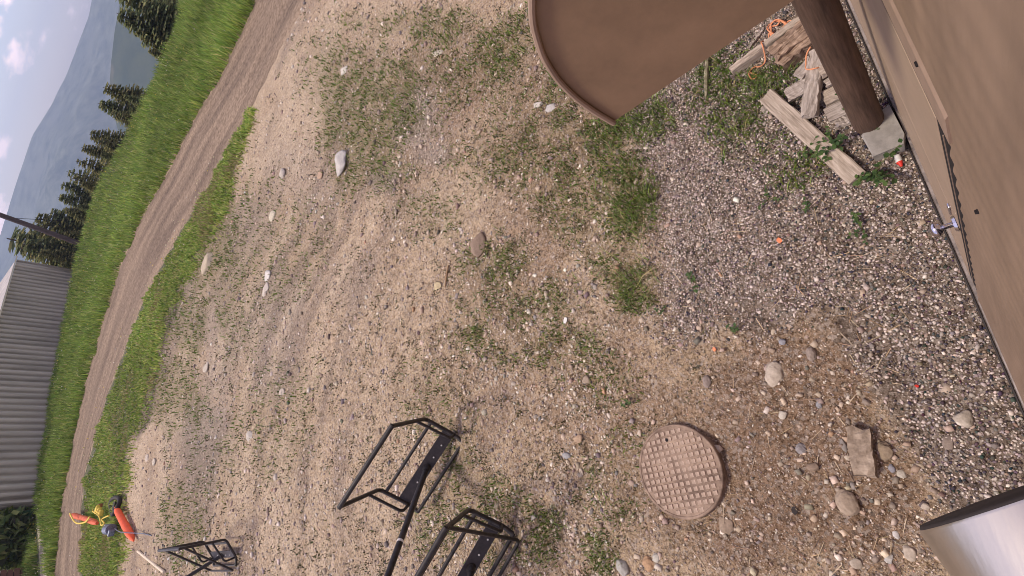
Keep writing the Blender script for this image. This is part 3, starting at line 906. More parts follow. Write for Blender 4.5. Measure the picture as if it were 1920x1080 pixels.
# base strip at the foot
bs = MB()
bs.add([(-3.2, YW + 0.0065, 0.052), (5.5, YW + 0.0065, 0.052), (5.5, YW + 0.009, -0.06), (-3.2, YW + 0.009, -0.06), (-3.2, YW - 0.01, 0.056), (5.5, YW - 0.01, 0.056)], [(0, 3, 2, 1), (4, 0, 1, 5)])
local(bs.build('base_strip', M_BASE, bld))
local(MB().tube([(-3.2, YW + 0.0145, 0.022), (5.5, YW + 0.0145, 0.022)], 0.005, 6).build('base_bead', M_RUBBER, bld))

# rounded canopy over the door: end panel, curved top, rolled rim
cx0, cx1 = 0.90, 2.45
py0, py1, cz0 = YW + 0.025, 0.545, 2.215
arc = [(0.532, 2.222), (0.541, 2.30), (0.543, 2.39), (0.534, 2.475), (0.510, 2.56), (0.465, 2.645), (0.400, 2.72), (0.31, 2.785), (0.20, 2.83), (0.06, 2.86), (py0, 2.865)]
can = empty('canopy', (0, 0, 0)); can.parent = bld; can.location = -BL
for xe, d in ((cx0, 0.006), (cx1, 0.006)):
    loop = [(py0, cz0 + 0.055)] + arc
    V = [(xe - d, y_, z_) for y_, z_ in loop] + [(xe + d, y_, z_) for y_, z_ in loop]
    k = len(loop)
    Fc = [tuple(range(k)), tuple(reversed(range(k, 2 * k)))] + [(i_, i_ + k, (i_ + 1) % k + k, (i_ + 1) % k) for i_ in range(k)]
    MB().add(V, Fc).build('end_panel', M_CANOPY, can)
    MB().tube(fillet([(xe - 0.012, y_ * 1.0, z_) for y_, z_ in arc], 0.03, 3), 0.008, 8).build('rim', M_FLASH, can, True)
V = []
for y_, z_ in arc: V += [(cx0 + 0.007, y_ - 0.003, z_ - 0.003), (cx1 - 0.007, y_ - 0.003, z_ - 0.003)]
for y_, z_ in arc: V += [(cx0 + 0.007, y_ - 0.012, z_ - 0.012), (cx1 - 0.007, y_ - 0.012, z_ - 0.012)]
k = len(arc); Fc = []
for i_ in range(k - 1):
    Fc += [(2 * i_, 2 * i_ + 1, 2 * i_ + 3, 2 * i_ + 2), (2 * k + 2 * i_, 2 * k + 2 * i_ + 2, 2 * k + 2 * i_ + 3, 2 * k + 2 * i_ + 1)]
Fc.append((0, 2 * k, 2 * k + 1, 1))
MB().add(V, Fc).build('top_sheet', M_CANOPY, can, True, angle=60)

# stainless pipe on the wall beside the camera
pc, pa = Vector((-0.028, 0.001, 2.974)), Vector((-0.942, -0.334, 0.041)).normalized()
pipe = empty('steel_pipe', pc, 'brushed stainless steel pipe with black end ring near the lower right corner', 'pipe')
q = pa.to_track_quat('Z', 'Y').to_matrix()
ring = lambda s, r_, n=64: [q @ Vector((r_ * math.cos(2 * math.pi * k / n), r_ * math.sin(2 * math.pi * k / n), s)) for k in range(n)]


def lathe(prof_, n=64):
    V = []; Fc = []
    for s, r_ in prof_: V += ring(s, r_, n)
    for i_ in range(len(prof_) - 1):
        for k in range(n): Fc.append((i_ * n + k, i_ * n + (k + 1) % n, (i_ + 1) * n + (k + 1) % n, (i_ + 1) * n + k))
    return MB().add(V, Fc)


lathe([(0.0, 0.041), (0.0, 0.0448), (0.001, 0.0455), (0.40, 0.0455), (0.40, 0.041), (0.0, 0.041)]).build('tube', M_STEEL, pipe, True, angle=50)
lathe([(-0.0015, 0.0), (-0.0015, 0.0435), (-0.0005, 0.0445), (0.003, 0.0445), (0.003, 0.0)]).build('end_ring', M_RUBBER, pipe, True, angle=50)
lathe([(0.20, 0.046), (0.20, 0.070), (0.206, 0.070), (0.206, 0.046)]).build('wall_flange', M_STEEL, pipe, True, angle=50)

# ------------------------------------------------------------------ post, pad, timber, rope by the wall
pp = gp(1640, 232)
post = MB()
pz = [(-0.02, 0.077), (0.3, 0.076), (0.8, 0.075), (1.4, 0.074), (2.195 - pp.z, 0.073)]
post.tube([(0.004 * math.sin(i_), 0, z_) for i_, (z_, r_) in enumerate(pz)], [r_ for z_, r_ in pz], 20)
PY = max(pp.y, YW + 0.135)
o = post.build('timber_post', M_LOG, None, True, loc=(pp.x, PY, pp.z + 0.075), angle=60)
o.data.transform(Matrix.Translation((0, 0, 0)))
tag(o, 'dark round timber post standing on a concrete paver against the wall', 'post')
o.scale.z = (2.205 - (pp.z + 0.075) + 0.0) / (2.195 - pp.z)

R2 = lambda a: Matrix.Rotation(a, 3, 'Z')


def slab(name, corners, z0, t, material, label, cat, group=None, tilt=0.0, jag=0.006):
    """a flat piece with given ground corners (photo spots)"""
    w_ = [gp(*c) for c in corners]
    c0 = sum(w_, Vector()) / len(w_)
    base = z0 + c0.z
    V = []; k = len(w_)
    for dz in (0, t * 0.85, t):
        for i_, p_ in enumerate(w_):
            q_ = p_ - c0
            s_ = 1.0 if dz < t else 0.965
            V.append((q_.x * s_ + random.uniform(-jag, jag), q_.y * s_ + random.uniform(-jag, jag), dz + q_.x * tilt))
    Fc = [tuple(reversed(range(k))), tuple(range(2 * k, 3 * k))]
    for l_ in (0, 1):
        for i_ in range(k): Fc.append((l_ * k + i_, l_ * k + (i_ + 1) % k, (l_ + 1) * k + (i_ + 1) % k, (l_ + 1) * k + i_))
    a = sum(((V[i_][0] * V[(i_ + 1) % k][1] - V[(i_ + 1) % k][0] * V[i_][1]) for i_ in range(k)))
    if a < 0: Fc = [tuple(reversed(f)) for f in Fc]
    o_ = MB().add(V, Fc).build(name, material, None, loc=(c0.x, c0.y, base))
    return tag(o_, label, cat, group)


slab('concrete_paver', [(1620, 262), (1632, 236), (1672, 205), (1700, 262), (1697, 282), (1640, 303)], 0.005, 0.07, M_CONC, 'grey concrete paver under the foot of the timber post', 'paver')
slab('concrete_paver', [(1598, 214), (1612, 206), (1640, 240), (1621, 252)], 0.005, 0.05, M_CONC, 'narrow grey paver sliver beside the timber post, touching the larger paver', 'paver')


def plank(name, p0, p1, wid, thick, z0, material, label, cat='plank', group=None, rough=0.004, seg=14, z1=None, par=None):
    a, b = gp(*p0), gp(*p1)
    a = Vector((a.x, a.y, a.z + z0)); b = Vector((b.x, b.y, b.z + (z0 if z1 is None else z1)))
    d = b - a; L = d.length; d.normalize()
    sd_ = Vector((0, 0, 1)).cross(d).normalized(); up = d.cross(sd_)
    V = []; prof_ = [(-.5, .06), (-.46, 0), (.46, 0), (.5, .06), (.5, .9), (.44, 1.0), (.15, .985), (-.2, 1.0), (-.45, 1.0), (-.5, .92)]
    k = len(prof_)
    ns = [random.uniform(-1, 1) for _ in range(k)]
    for i_ in range(seg + 1):
        s = i_ / seg
        e = 0.012 if i_ in (0, seg) else 0
        for j, (u, v) in enumerate(prof_):
            p_ = Vector((s * L + random.uniform(-1, 1) * (rough * 2 if e else 0), u * wid * (1 - e) + random.uniform(-rough, rough) * 0.7 + ns[j] * rough, v * thick + (random.uniform(-rough, rough) if v > .5 else 0)))
            V.append(p_)
    Fc = []
    for i_ in range(seg):
        for j in range(k): Fc.append((i_ * k + j, i_ * k + (j + 1) % k, (i_ + 1) * k + (j + 1) % k, (i_ + 1) * k + j))
    Fc.append(tuple(reversed(range(k)))); Fc.append(tuple(seg * k + j for j in range(k)))
    o_ = MB().add(V, Fc).build(name, material, par)
    o_.matrix_world = Matrix((( d.x, sd_.x, up.x, a.x), (d.y, sd_.y, up.y, a.y), (d.z, sd_.z, up.z, a.z), (0, 0, 0, 1)))
    if label: tag(o_, label, cat, group)
    return o_


G_T = 'scrap timber by the post'
plank('plank', (1440, 184), (1609, 338), 0.105, 0.036, 0.015, M_W1, 'long pale sawn plank lying diagonally across the gravel beside the weeds', 'plank', G_T, z1=0.008)
plank('plank', (1541, 112), (1521, 226), 0.088, 0.05, 0.075, M_W2, 'weathered grey plank with rope round it, propped on other boards', 'plank', G_T, 0.006, z1=0.03)
plank('plank', (1478, 185), (1545, 146), 0.095, 0.035, 0.01, M_W2, 'short brown plank under the weathered grey plank', 'plank', G_T)
for k, (off, wd) in enumerate(((-0.088, 0.060), (-0.018, 0.066), (0.058, 0.072))):
    a, b = (1462 + 0, 122), (1540, 58)
    shift = off / 0.0064 * 1.875 * 0.55
    plank('timber_piece', (a[0] + shift * .62, a[1] + shift * .75), (b[0] + shift * .62, b[1] + shift * .75), wd, 0.115 - 0.02 * (k == 2), 0.0, M_W3, ('left', 'middle', 'right')[k] + ' strip of the thick split rotten timber beside the rope coil', 'timber', 'rotten timber strips', 0.011, 10)
plank('plank', (1376, 140), (1508, 44), 0.045, 0.075, 0.0, M_W1, 'long narrow plank on edge between the rope coil and the rotten timber', 'plank', G_T)
plank('plank', (1404, 92), (1432, 56), 0.018, 0.02, 0.0, M_W2, 'thin stick of wood beside the rope coil', 'stick', G_T)
plank('plank', (1432, 210), (1448, 200), 0.07, 0.02, 0.0, M_W2, 'wood offcut under the upper end of the long pale plank', 'plank', G_T)
for (a, b, wd, z_, lb) in (((1546, 152), (1592, 124), 0.075, 0.085, 'topmost pale board end poking out behind the post'), ((1552, 168), (1600, 140), 0.05, 0.04, 'second narrow dark board end poking out behind the post'),
                           ((1548, 192), (1616, 158), 0.10, 0.02, 'third broad pale board end with leaves over it behind the post'), ((1552, 221), (1625, 186), 0.10, 0.006, 'lowest broad grey board end nearest the paver')):
    plank('plank', a, b, wd, 0.036, z_, M_W2 if 'dark' in lb or 'grey' in lb else M_W1, lb, 'plank', 'board ends behind the post', 0.003, 8)
for (a, b, wd, z_, lb) in (((1500, 150), (1548, 96), 0.07, 0.04, 'dark weathered board leaning along the foot of the rotten timber'), ((1505, 200), (1570, 178), 0.06, 0.0, 'half buried grey board between the propped plank and the pale plank'), ((1566, 236), (1604, 222), 0.06, 0.0, 'small grey board end below the lowest broad board')):
    plank('plank', a, b, wd, 0.03, z_, M_W2, lb, 'plank', G_T, 0.006, 8)
s0, s1 = gp(1329, 108), gp(1325, 186)
tag(MB().tube([s0 + Vector((0, 0, .02)), s0.lerp(s1, .4) + Vector((.006, 0, .026)), s0.lerp(s1, .75) + Vector((-.004, 0, .02)), s1 + Vector((0, 0, .014))], [0.015, 0.017, 0.014, 0.009], 8).build('stick', mat('bark_stick', (0.22, 0.17, 0.10), 0.9, noise=0.5, scale=30, color2=(0.40, 0.36, 0.26)), None, True), 'bark covered stick standing in weeds below the canopy tip', 'stick')
s0, s1 = gp(842, 498), gp(836, 538)
tag(MB().tube([s0 + Vector((0, 0, .012)), s0.lerp(s1, .5) + Vector((.004, 0, .016)), s1 + Vector((0, 0, .012))], [0.008, 0.010, 0.007], 6).build('stick', M_STRAW, None, True), 'small dry twig beside a yellow stone on open dirt', 'stick')


def rope(name, pts, label, r=0.0045, cat='rope', mt=None):
    P_ = []
    pts = [Vector(p) for p in pts]
    for i_ in range(len(pts) - 1):
        p0, p1, p2, p3 = pts[max(i_ - 1, 0)], pts[i_], pts[i_ + 1], pts[min(i_ + 2, len(pts) - 1)]
        for j in range(6):
            t = j / 6
            P_.append(0.5 * ((2 * p1) + (p2 - p0) * t + (2 * p0 - 5 * p1 + 4 * p2 - p3) * t * t + (3 * p1 - p0 - 3 * p2 + p3) * t ** 3))
    P_.append(pts[-1])
    o_ = MB().tube(P_, r, 6).build(name, mt or M_ROPE, None, True)
    return tag(o_, label, cat)


def rp(px_, py_, z_=0.012):
    p = gp(px_, py_); return Vector((p.x, p.y, p.z + z_))


pts = [rp(1492, 48, .03), rp(1480, 44, .025)]
for k in range(26):
    a = 2.2 + k * 1.02 + random.uniform(-.15, .15)
    rad = 1.0 - 0.35 * (k % 5 == 2) - 0.25 * (k % 7 == 3) + random.uniform(-.1, .1)
    pts.append(rp(1463 + 21 * rad * math.cos(a) + random.uniform(-3, 3), 57 + 15 * rad * math.sin(a) + random.uniform(-2, 2), .012 + .008 * (k % 4)))
pts += [rp(1443, 64), rp(1441, 78), rp(1435, 90, .08), rp(1438, 100, .08), rp(1436, 115), rp(1427, 126), rp(1414, 128), rp(1405, 140), rp(1412, 150), rp(1420, 143), rp(1408, 138)]
rope('rope', pts, 'coiled peach coloured rope lying on gravel by the rotten timber')
rope('rope', [rp(1530, 108, .13), rp(1522, 120, .12), rp(1518, 135, .09), rp(1521, 146, .115), rp(1530, 149, .13), rp(1540, 147, .13), rp(1547, 141, .10), rp(1549, 133, .05)], 'loop of peach rope hanging round the weathered grey plank')
# small red and white tube by the wall foot
ct = gp(1703, 296)
can_o = empty('plastic_tube', (ct.x, max(ct.y, YW + 0.075), ct.z + 0.014), 'small red and white plastic tube lying at the wall foot beside the paver', 'tube')
can_o.scale = (.72, .72, .72)
MB().tube([(0.045, 0, 0), (0.015, 0, 0), (-0.015, 0.002, 0)], [0.020, 0.022, 0.022], 12).build('body', M_WHITE, can_o, True)
MB().tube([(-0.0155, 0.002, 0), (-0.03, 0.0, 0), (-0.055, 0, -.004)], [0.023, 0.017, 0.008], 12).build('cap', M_RED, can_o, True)


# ------------------------------------------------------------------ manhole cover
mc = gp(1277, 882)
cover = empty('manhole_cover', (mc.x, mc.y, mc.z), 'rusty round cast iron manhole cover with a grid of square studs', 'manhole cover')
RC = 0.292
prof = [(-0.06, RC + 0.004), (0.030, RC), (0.034, RC - 0.004), (0.034, RC - 0.014), (0.030, RC - 0.018), (0.030, 0.0)]
V = []; Fc = []; n = 56
for z_, r_ in prof: V += [(r_ * math.cos(2 * math.pi * k / n), r_ * math.sin(2 * math.pi * k / n), z_) for k in range(n)]
for i_ in range(len(prof) - 1):
    for k in range(n): Fc.append((i_ * n + k, i_ * n + (k + 1) % n, (i_ + 1) * n + (k + 1) % n, (i_ + 1) * n + k))
MB().add(V, Fc).build('plate', M_IRON, cover, True, angle=30)
stud = MB().box((0, 0, 0.0025), (0.030, 0.030, 0.007), taper=0.82)
sm = None
for i_ in range(-7, 8):
    for j in range(-7, 8):
        x, y = i_ * 0.0405, j * 0.0405
        if math.hypot(abs(x) + 0.012, abs(y) + 0.012) > RC - 0.014: continue
        # worn and silted middle
        wear = vnoise(np.array([x * 9 + 3.1]), np.array([y * 9 + 1.7]), 5)[0] * 0.9 + 0.9 * math.exp(-((x - .02) ** 2 + (y + .03) ** 2) / 0.018)
        if sm is None:
            o = stud.build('stud', M_STUD, cover); sm = o.data
        else:
            o = put('stud', sm, cover)
        o.location = (x, y, 0.0305 - 0.006 * min(1, max(0, wear - 0.45) * 1.5))
MB().tube([(0, 0, 0.026), (0, 0, 0.0375)], [0.011, 0.011], 10).build('lift_hole', M_DARK, cover).location = (0.20, 0.02, 0)
cover.rotation_euler = (math.radians(-1.5), math.radians(0), math.radians(6))
cover.location.z = mc.z + 0.004


# ------------------------------------------------------------------ stones that can be told apart
def rock_mesh(seed, sx, sy, szz, angular, col, cut=0):
    rg = np.random.default_rng(seed)
    v, f = ico()
    v = [Vector(p) for p in v]; f = [tuple(q_) for q_ in f]
    for _ in range(2 if angular else 3):
        cache = {}; nf = []

        def midp(a, b):
            key = (min(a, b), max(a, b))
            if key not in cache:
                v.append(((v[a] + v[b]) / 2).normalized()); cache[key] = len(v) - 1
            return cache[key]
        for (a, b, c) in f:
            ab, bc, ca = midp(a, b), midp(b, c), midp(c, a)
            nf += [(a, ab, ca), (b, bc, ab), (c, ca, bc), (ab, bc, ca)]
        f = nf
    P_ = np.array(v)
    planes = rg.normal(size=(9 if angular else 6, 3)); planes /= np.linalg.norm(planes, axis=1)[:, None]
    for pl in planes:
        d = P_ @ pl; lim = rg.uniform(0.50, 0.78) if angular else rg.uniform(0.70, 0.92)
        P_ = P_ - np.maximum(0, d - lim)[:, None] * pl[None] * 0.92
    nzv = fbm(P_[:, 0] + P_[:, 2] * 1.7 + 9, P_[:, 1] - P_[:, 2] * .9 + 7, 2.4, seed, 4) - 0.5
    P_ = P_ * (1 + nzv * 0.42)[:, None]
    P_ /= np.abs(P_).max(0)
    P_ = P_ * np.array([sx / 2, sy / 2, szz / 2])
    cv = np.tile(np.array(col), (len(P_), 1)) * (0.82 + 0.36 * fbm(P_[:, 0] * 50, P_[:, 1] * 50 + P_[:, 2] * 40, 0.9, seed + 3, 3))[:, None]
    return mesh_np('stone', P_, np.array(f), M_STONE, not angular, cv)


def mpp_(px_, py_):
    a = un(px_, py_); b = un(px_ + 10, py_); c = un(px_, py_ + 10)
    return np.linalg.norm(b - a) / 10, np.linalg.norm(c - a) / 10


TAN, PALE, GREYC, BRN, WHT = (0.46, 0.36, 0.28), (0.58, 0.49, 0.41), (0.33, 0.30, 0.30), (0.32, 0.235, 0.18), (0.70, 0.63, 0.55)
STONES = [  # photo x, y, width, height, colour, angular, label
    (1452, 702, 38, 50, PALE, 0, 'largest pale flat rounded stone, alone on brown dirt right of the manhole'),
    (1521, 664, 22, 28, (0.34, 0.27, 0.235), 0, 'egg shaped brown grey stone up and right of the largest pale stone'),
    (1658, 845, 36, 37, (0.36, 0.275, 0.20), 0, 'round brown cobble touching the long side of the rectangular slab'),
    (1590, 943, 46, 52, TAN, 0, 'tan wedge shaped boulder just below the rectangular slab'),
    (1808, 784, 46, 36, (0.50, 0.43, 0.36), 1, 'pale angular split stone on dark gravel close to the wall'),
    (1776, 830, 26, 28, (0.34, 0.27, 0.23), 1, 'dull brown stone on dark gravel below the pale angular one'),
    (1503, 843, 24, 25, (0.33, 0.30, 0.31), 0, 'round blue grey stone between the manhole and the rectangular slab'),
    (1526, 876, 30, 17, BRN, 1, 'flat brown three cornered stone below the blue grey stone'),
    (1468, 778, 18, 17, WHT, 1, 'small white angular stone below the largest pale stone'),
    (1703, 1034, 30, 36, PALE, 1, 'pale faceted stone left of the steel pipe near the bottom edge'),
    (1690, 889, 19, 18, (0.60, 0.54, 0.47), 0, 'small round whitish stone below the round brown cobble'),
    (1735, 950, 19, 15, PALE, 0, 'small pale oval stone just above the end of the steel pipe'),
    (1360, 987, 34, 44, (0.40, 0.305, 0.235), 1, 'flat brown stone plate below and right of the manhole'),
    (1168, 1062, 27, 36, (0.50, 0.48, 0.45), 1, 'grey white pointed stone left of the orange tan stone, bottom edge'),
    (1217, 1056, 22, 32, (0.56, 0.36, 0.22), 0, 'orange tan oblong stone near the bottom edge below the manhole'),
    (1231, 1046, 15, 18, (0.60, 0.56, 0.50), 0, 'small whitish stone touching the orange tan stone'),
    (1062, 854, 17, 13, (0.40, 0.39, 0.40), 0, 'small grey stone left of the manhole'),
    (1085, 824, 18, 22, (0.56, 0.40, 0.28), 1, 'tan orange stone left of the manhole, above the small grey one'),
    (1099, 712, 20, 18, TAN, 1, 'tan stone in weeds above and left of the manhole'),
    (1325, 715, 18, 26, (0.36, 0.29, 0.26), 0, 'pinkish grey oval stone left of the largest pale stone'),
    (820, 536, 17, 16, (0.66, 0.54, 0.34), 1, 'yellowish stone beside a dry twig on open dirt'),
    (895, 460, 28, 46, (0.36, 0.265, 0.205), 1, 'large brown earth clod amid dirt and weeds'),
    (640, 308, 20, 44, (0.66, 0.62, 0.58), 1, 'long white stone at the edge of the green weed patch'),
    (503, 516, 17, 22, (0.85, 0.80, 0.74), 1, 'bright white broken stone, upper of two on the left of the yard'),
    (499, 544, 10, 26, (0.72, 0.64, 0.56), 1, 'thin white broken stone, lower of two on the left of the yard'),
    (512, 405, 12, 18, (0.78, 0.70, 0.54), 0, 'cream stone above the two bright white broken stones'),
    (820, 101, 20, 13, (0.72, 0.64, 0.52), 1, 'cream stone near the top edge left of the canopy'),
    (645, 133, 10, 18, (0.74, 0.69, 0.60), 1, 'cream crescent shaped stone high up in the weeds near the road'),
    (290, 866, 12, 13, (0.74, 0.66, 0.54), 0, 'cream stone by the verge, right one of a pair'),
    (276, 859, 10, 13, (0.70, 0.60, 0.50), 0, 'cream stone by the verge, left one of a pair'),
    (530, 735, 13, 15, (0.66, 0.57, 0.48), 1, 'pale stone alone on open dirt left of the chairs'),
    (1010, 196, 18, 11, (0.72, 0.66, 0.60), 1, 'white stone under the curved edge of the canopy'),
    (1034, 202, 22, 18, (0.58, 0.54, 0.52), 1, 'crumbled grey white stone under the curved edge of the canopy'),
    (1467, 641, 15, 12, (0.33, 0.32, 0.36), 0, 'small bluish stone at the lower edge of the gravel'),
    (1450, 622, 12, 14, (0.64, 0.52, 0.40), 1, 'small cream stone at the lower edge of the gravel'),
    (1536, 759, 13, 16, (0.36, 0.35, 0.38), 0, 'small grey blue stone right of the largest pale stone'),
    (1672, 878, 15, 18, (0.33, 0.32, 0.37), 0, 'small slate blue stone under the round brown cobble'),
    (1581, 836, 14, 28, (0.33, 0.29, 0.27), 1, 'narrow grey stone wedged along the left side of the rectangular slab'),
    (1588, 858, 13, 12, (0.62, 0.52, 0.42), 1, 'small cream stone at the left side of the rectangular slab'),
    (1680, 1002, 14, 18, (0.66, 0.62, 0.60), 0, 'white pebble between the tan boulder and the faceted stone'),
    (1667, 1046, 22, 22, (0.55, 0.52, 0.50), 1, 'greyish white stone beside the pale faceted stone'),
    (1605, 1055, 24, 24, (0.50, 0.42, 0.35), 1, 'rough tan stone at the bottom edge left of the faceted stone'),
    (600, 328, 12, 14, (0.60, 0.42, 0.30), 0, 'orange tan stone left of the long white stone'),
    (388, 690, 10, 22, (0.66, 0.58, 0.48), 1, 'pale upright stone in the green patch near the verge'),
    (390, 495, 14, 34, (0.62, 0.52, 0.38), 1, 'long cream stone in grass at the verge edge'),
    (530, 325, 14, 18, (0.62, 0.55, 0.48), 1, 'white stone at the foot of the bare sandy slope'),
    (468, 818, 10, 20, (0.70, 0.64, 0.56), 1, 'slim white stone on the grey dirt left of the chairs'),
]
for k, (sx_, sy_, w_, h_, c_, an, lb) in enumerate(STONES):
    p = gp(sx_, sy_); mx_, my_ = mpp_(sx_, sy_)
    L1, L2 = w_ * mx_, h_ * my_
    if p.y > 5: L1 = min(L1, 1.25 * L2)
    zt = min(L1, L2) * (0.55 if not an else 0.5) * (0.65 if p.y > 3.5 else 1.0)
    o = put('stone', rock_mesh(100 + k, L1, L2, zt, an, tuple(v * 0.84 for v in c_)))
    d = un(sx_ + 10, sy_) - un(sx_, sy_)
    o.rotation_euler = (random.uniform(-.12, .12), random.uniform(-.12, .12), math.atan2(d[1], d[0]) + random.uniform(-.15, .15))
    o.location = (p.x, p.y, p.z + zt * 0.10)
    tag(o, lb, 'stone', 'loose stones on the yard')
M_SLAB = mat('slab_stone', (0.25, 0.185, 0.14), 0.9, noise=0.35, scale=22, color2=(0.44, 0.35, 0.28), bump=0.8, bscale=35)
plank('stone_slab', (1611, 805), (1622, 891), 0.100, 0.06, -0.012, M_SLAB, 'rectangular rough brown stone slab lying in dirt beside the round cobble', 'slab', None, 0.009, 9)
for (sx_, sy_, s_, mt, lb) in ((1462, 452, 0.035, M_SCRAP, 'orange plastic scrap on the gravel, upper one'), (1340, 655, 0.026, M_SCRAP, 'orange plastic scrap at the lower gravel edge'), (1463, 486, 0.03, M_RUBBER, 'black scrap on the gravel below the orange scrap'),
                               (1719, 724, 0.018, M_RED, 'tiny red scrap on dark gravel near the wall'), (1294, 563, 0.028, M_RUBBER, 'black scrap on gravel beside small weeds'), (1061, 601, 0.05, M_WHITE, 'white paper scrap in the weeds of the yard'), (1490, 957, 0.04, M_RUBBER, 'black leaf like scrap below the brown dirt stones')):
    p = gp(sx_, sy_)
    V = [(s_ * .6 * math.cos(a) * random.uniform(.6, 1.2), s_ * .6 * math.sin(a) * random.uniform(.5, 1.0), random.uniform(0.006, 0.014)) for a in np.linspace(0, 6.28, 7)[:-1]]
    V += [(x * .9, y * .9, z - .005) for x, y, z in V]
    o = MB().add(V, [tuple(range(6)), tuple(reversed(range(6, 12)))] + [(i_, i_ + 6, (i_ + 1) % 6 + 6, (i_ + 1) % 6) for i_ in range(6)]).build('scrap', mt, loc=p)
    tag(o, lb, 'scrap')


# ------------------------------------------------------------------ weeds and tufts as plants
def leafy(name, px_, py_, radius, n, leaf, label, tall=0.12, cols=((0.055, 0.10, 0.03), (0.085, 0.14, 0.04), (0.04, 0.08, 0.028))):
    p = gp(px_, py_)
    root = empty(name, p, label, 'weed', 'leafy weeds by the wall and gravel')
    st_, lv, cv = MB(), [], []
    Fc = []
    for k in range(max(3, n // 7)):
        a = random.uniform(0, 6.28); L = radius * random.uniform(.5, 1.1)
        tip = Vector((math.cos(a) * L, math.sin(a) * L, tall * random.uniform(.5, 1.1)))
        mid = tip * 0.5 + Vector((0, 0, tall * .25))
        st_.tube([(0, 0, 0), mid, tip], [0.0028, 0.0022, 0.001], 5)
        for j in range(7):
            t = random.uniform(.3, 1.05)
            c = (Vector((0, 0, 0)).lerp(mid, t * 2) if t < .5 else mid.lerp(tip, (t - .5) * 2))
            b = random.uniform(0, 6.28); s = leaf * 0.72 * random.uniform(.6, 1.2)
            d = Vector((math.cos(b), math.sin(b), random.uniform(-.2, .5))).normalized(); sd_ = d.cross(Vector((0, 0, 1))).normalized() * s * .30
            dr = Vector((0, 0, -s * .12))
            q0 = len(lv)
            lv += [c, c + d * s * .35 + sd_, c + d * s * .7 + sd_ * .8 + dr * .5, c + d * s + dr, c + d * s * .7 - sd_ * .8 + dr * .5, c + d * s * .35 - sd_]
            cc = random.choice(cols); m__ = random.uniform(.75, 1.3)
            cv += [[x * m__ for x in cc]] * 6
            Fc += [(q0, q0 + 1, q0 + 2), (q0, q0 + 2, q0 + 3), (q0, q0 + 3, q0 + 4), (q0, q0 + 4, q0 + 5)]
    st_.build('stem', M_STRAW if False else mat_stem, root)
    put('leaves', mesh_np('leaves', np.array([tuple(v) for v in lv]), np.array(Fc), M_BLADE, False, np.array(cv)), root)
    return root


mat_stem = mat('stem_green', (0.12, 0.12, 0.05), 0.7)
for a in ((1560, 272, 0.13, 60, 0.045, 'leafy weed growing over the middle of the long pale plank', .12), (1520, 285, 0.10, 36, 0.038, 'small leafy weed at the left of the long pale plank', .07), (1642, 326, 0.15, 110, 0.045, 'densest leafy weed at the lower end of the pale plank', .16),
          (1590, 200, 0.11, 40, 0.042, 'leafy weed spreading over the board ends left of the post', .16), (1655, 240, 0.07, 22, 0.035, 'weed sprig lying over the concrete paver', .12), (1618, 432, 0.09, 40, 0.035, 'solitary leafy weed on dark gravel left of the door knob', .06),
          (1305, 532, 0.08, 24, 0.040, 'three leaved weed on pale gravel right of the round grass clump', .05), (1378, 626, 0.06, 24, 0.035, 'little weed at the lower gravel edge', .05), (1243, 583, 0.04, 18, 0.03, 'tiny bright weed just right of the round grass clump', .05),
          (1440, 375, 0.08, 30, 0.03, 'faint dark weed in the gravel below the pale plank', .04), (1515, 385, 0.06, 24, 0.03, 'small dark weed in gravel right of another dark weed', .04), (1180, 758, 0.05, 14, 0.03, 'tiny weed on brown dirt above the manhole', .04)):
    leafy('weed', *a[:6], tall=a[6])


def tuft(px_, py_, rad, n, hgt, label, sx_=1.0, sy_=1.0, pal=None):
    p = gp(px_, py_)
    nc = 9; n = int(n * 0.62)
    cc = RNG.normal(0, 0.62, (nc, 2)) * rad; cs = RNG.uniform(0.10, 0.42, nc) * rad; ci_ = RNG.integers(0, nc, n)
    off = cc[ci_] + RNG.normal(0, 1, (n, 2)) * cs[ci_][:, None]
    X, Y = p.x + off[:, 0] * sx_, p.y + off[:, 1] * sy_
    P_ = np.stack([X, Y, height(X, Y) - 0.003], -1)
    cl_ = palette(n, pal or [(0.135, 0.20, 0.045), (0.195, 0.265, 0.065), (0.09, 0.135, 0.034), (0.36, 0.30, 0.15)], [4, 3.4, 3, 1.4], 0.25)
    root = empty('grass_tuft', p, label, 'grass', 'grass tufts along the gravel edge')
    o = blades('blades', P_, RNG.uniform(.2, 1.05, n) * hgt, RNG.uniform(.004, .008, n), 1.0, cl_, None, None, root, None, origin=p)
    o['kind'] = 'stuff'
    return root


for a in ((1195, 215, 0.20, 520, 0.13, 'bright grass tuft just below the tip of the canopy'), (1150, 250, 0.16, 300, 0.10, 'grass tuft left of the bright one below the canopy tip'), (1170, 345, 0.18, 420, 0.11, 'upper half of the grass clump between dirt and gravel'), (1195, 385, 0.16, 340, 0.14, 'long bladed lower half of the grass clump between dirt and gravel'),
          (1172, 532, 0.15, 560, 0.10, 'round dense green grass clump at the left edge of the gravel'), (1378, 270, 0.12, 260, 0.09, 'grass tuft standing in gravel below the stick'), (1340, 130, 0.12, 260, 0.10, 'grass tuft around the bark covered stick'), (1345, 172, 0.13, 200, 0.08, 'thin grass tuft below the bark covered stick'),
          (1440, 150, 0.13, 330, 0.09, 'weedy grass tuft between the rope tail and the rotten timber'), (1420, 190, 0.10, 160, 0.07, 'grass tuft at the upper end of the long pale plank'), (890, 628, 0.07, 110, 0.06, 'small round grass tuft alone in the middle of the yard'), (1130, 1040, 0.10, 110, 0.05, 'grass tuft at the bottom edge below left of the manhole'),
          (1010, 1005, 0.14, 110, 0.05, 'grass tuft beside the nearest black chair'), (945, 470, 0.15, 200, 0.07, 'grass tuft right of the brown earth clod')):
    tuft(*a)


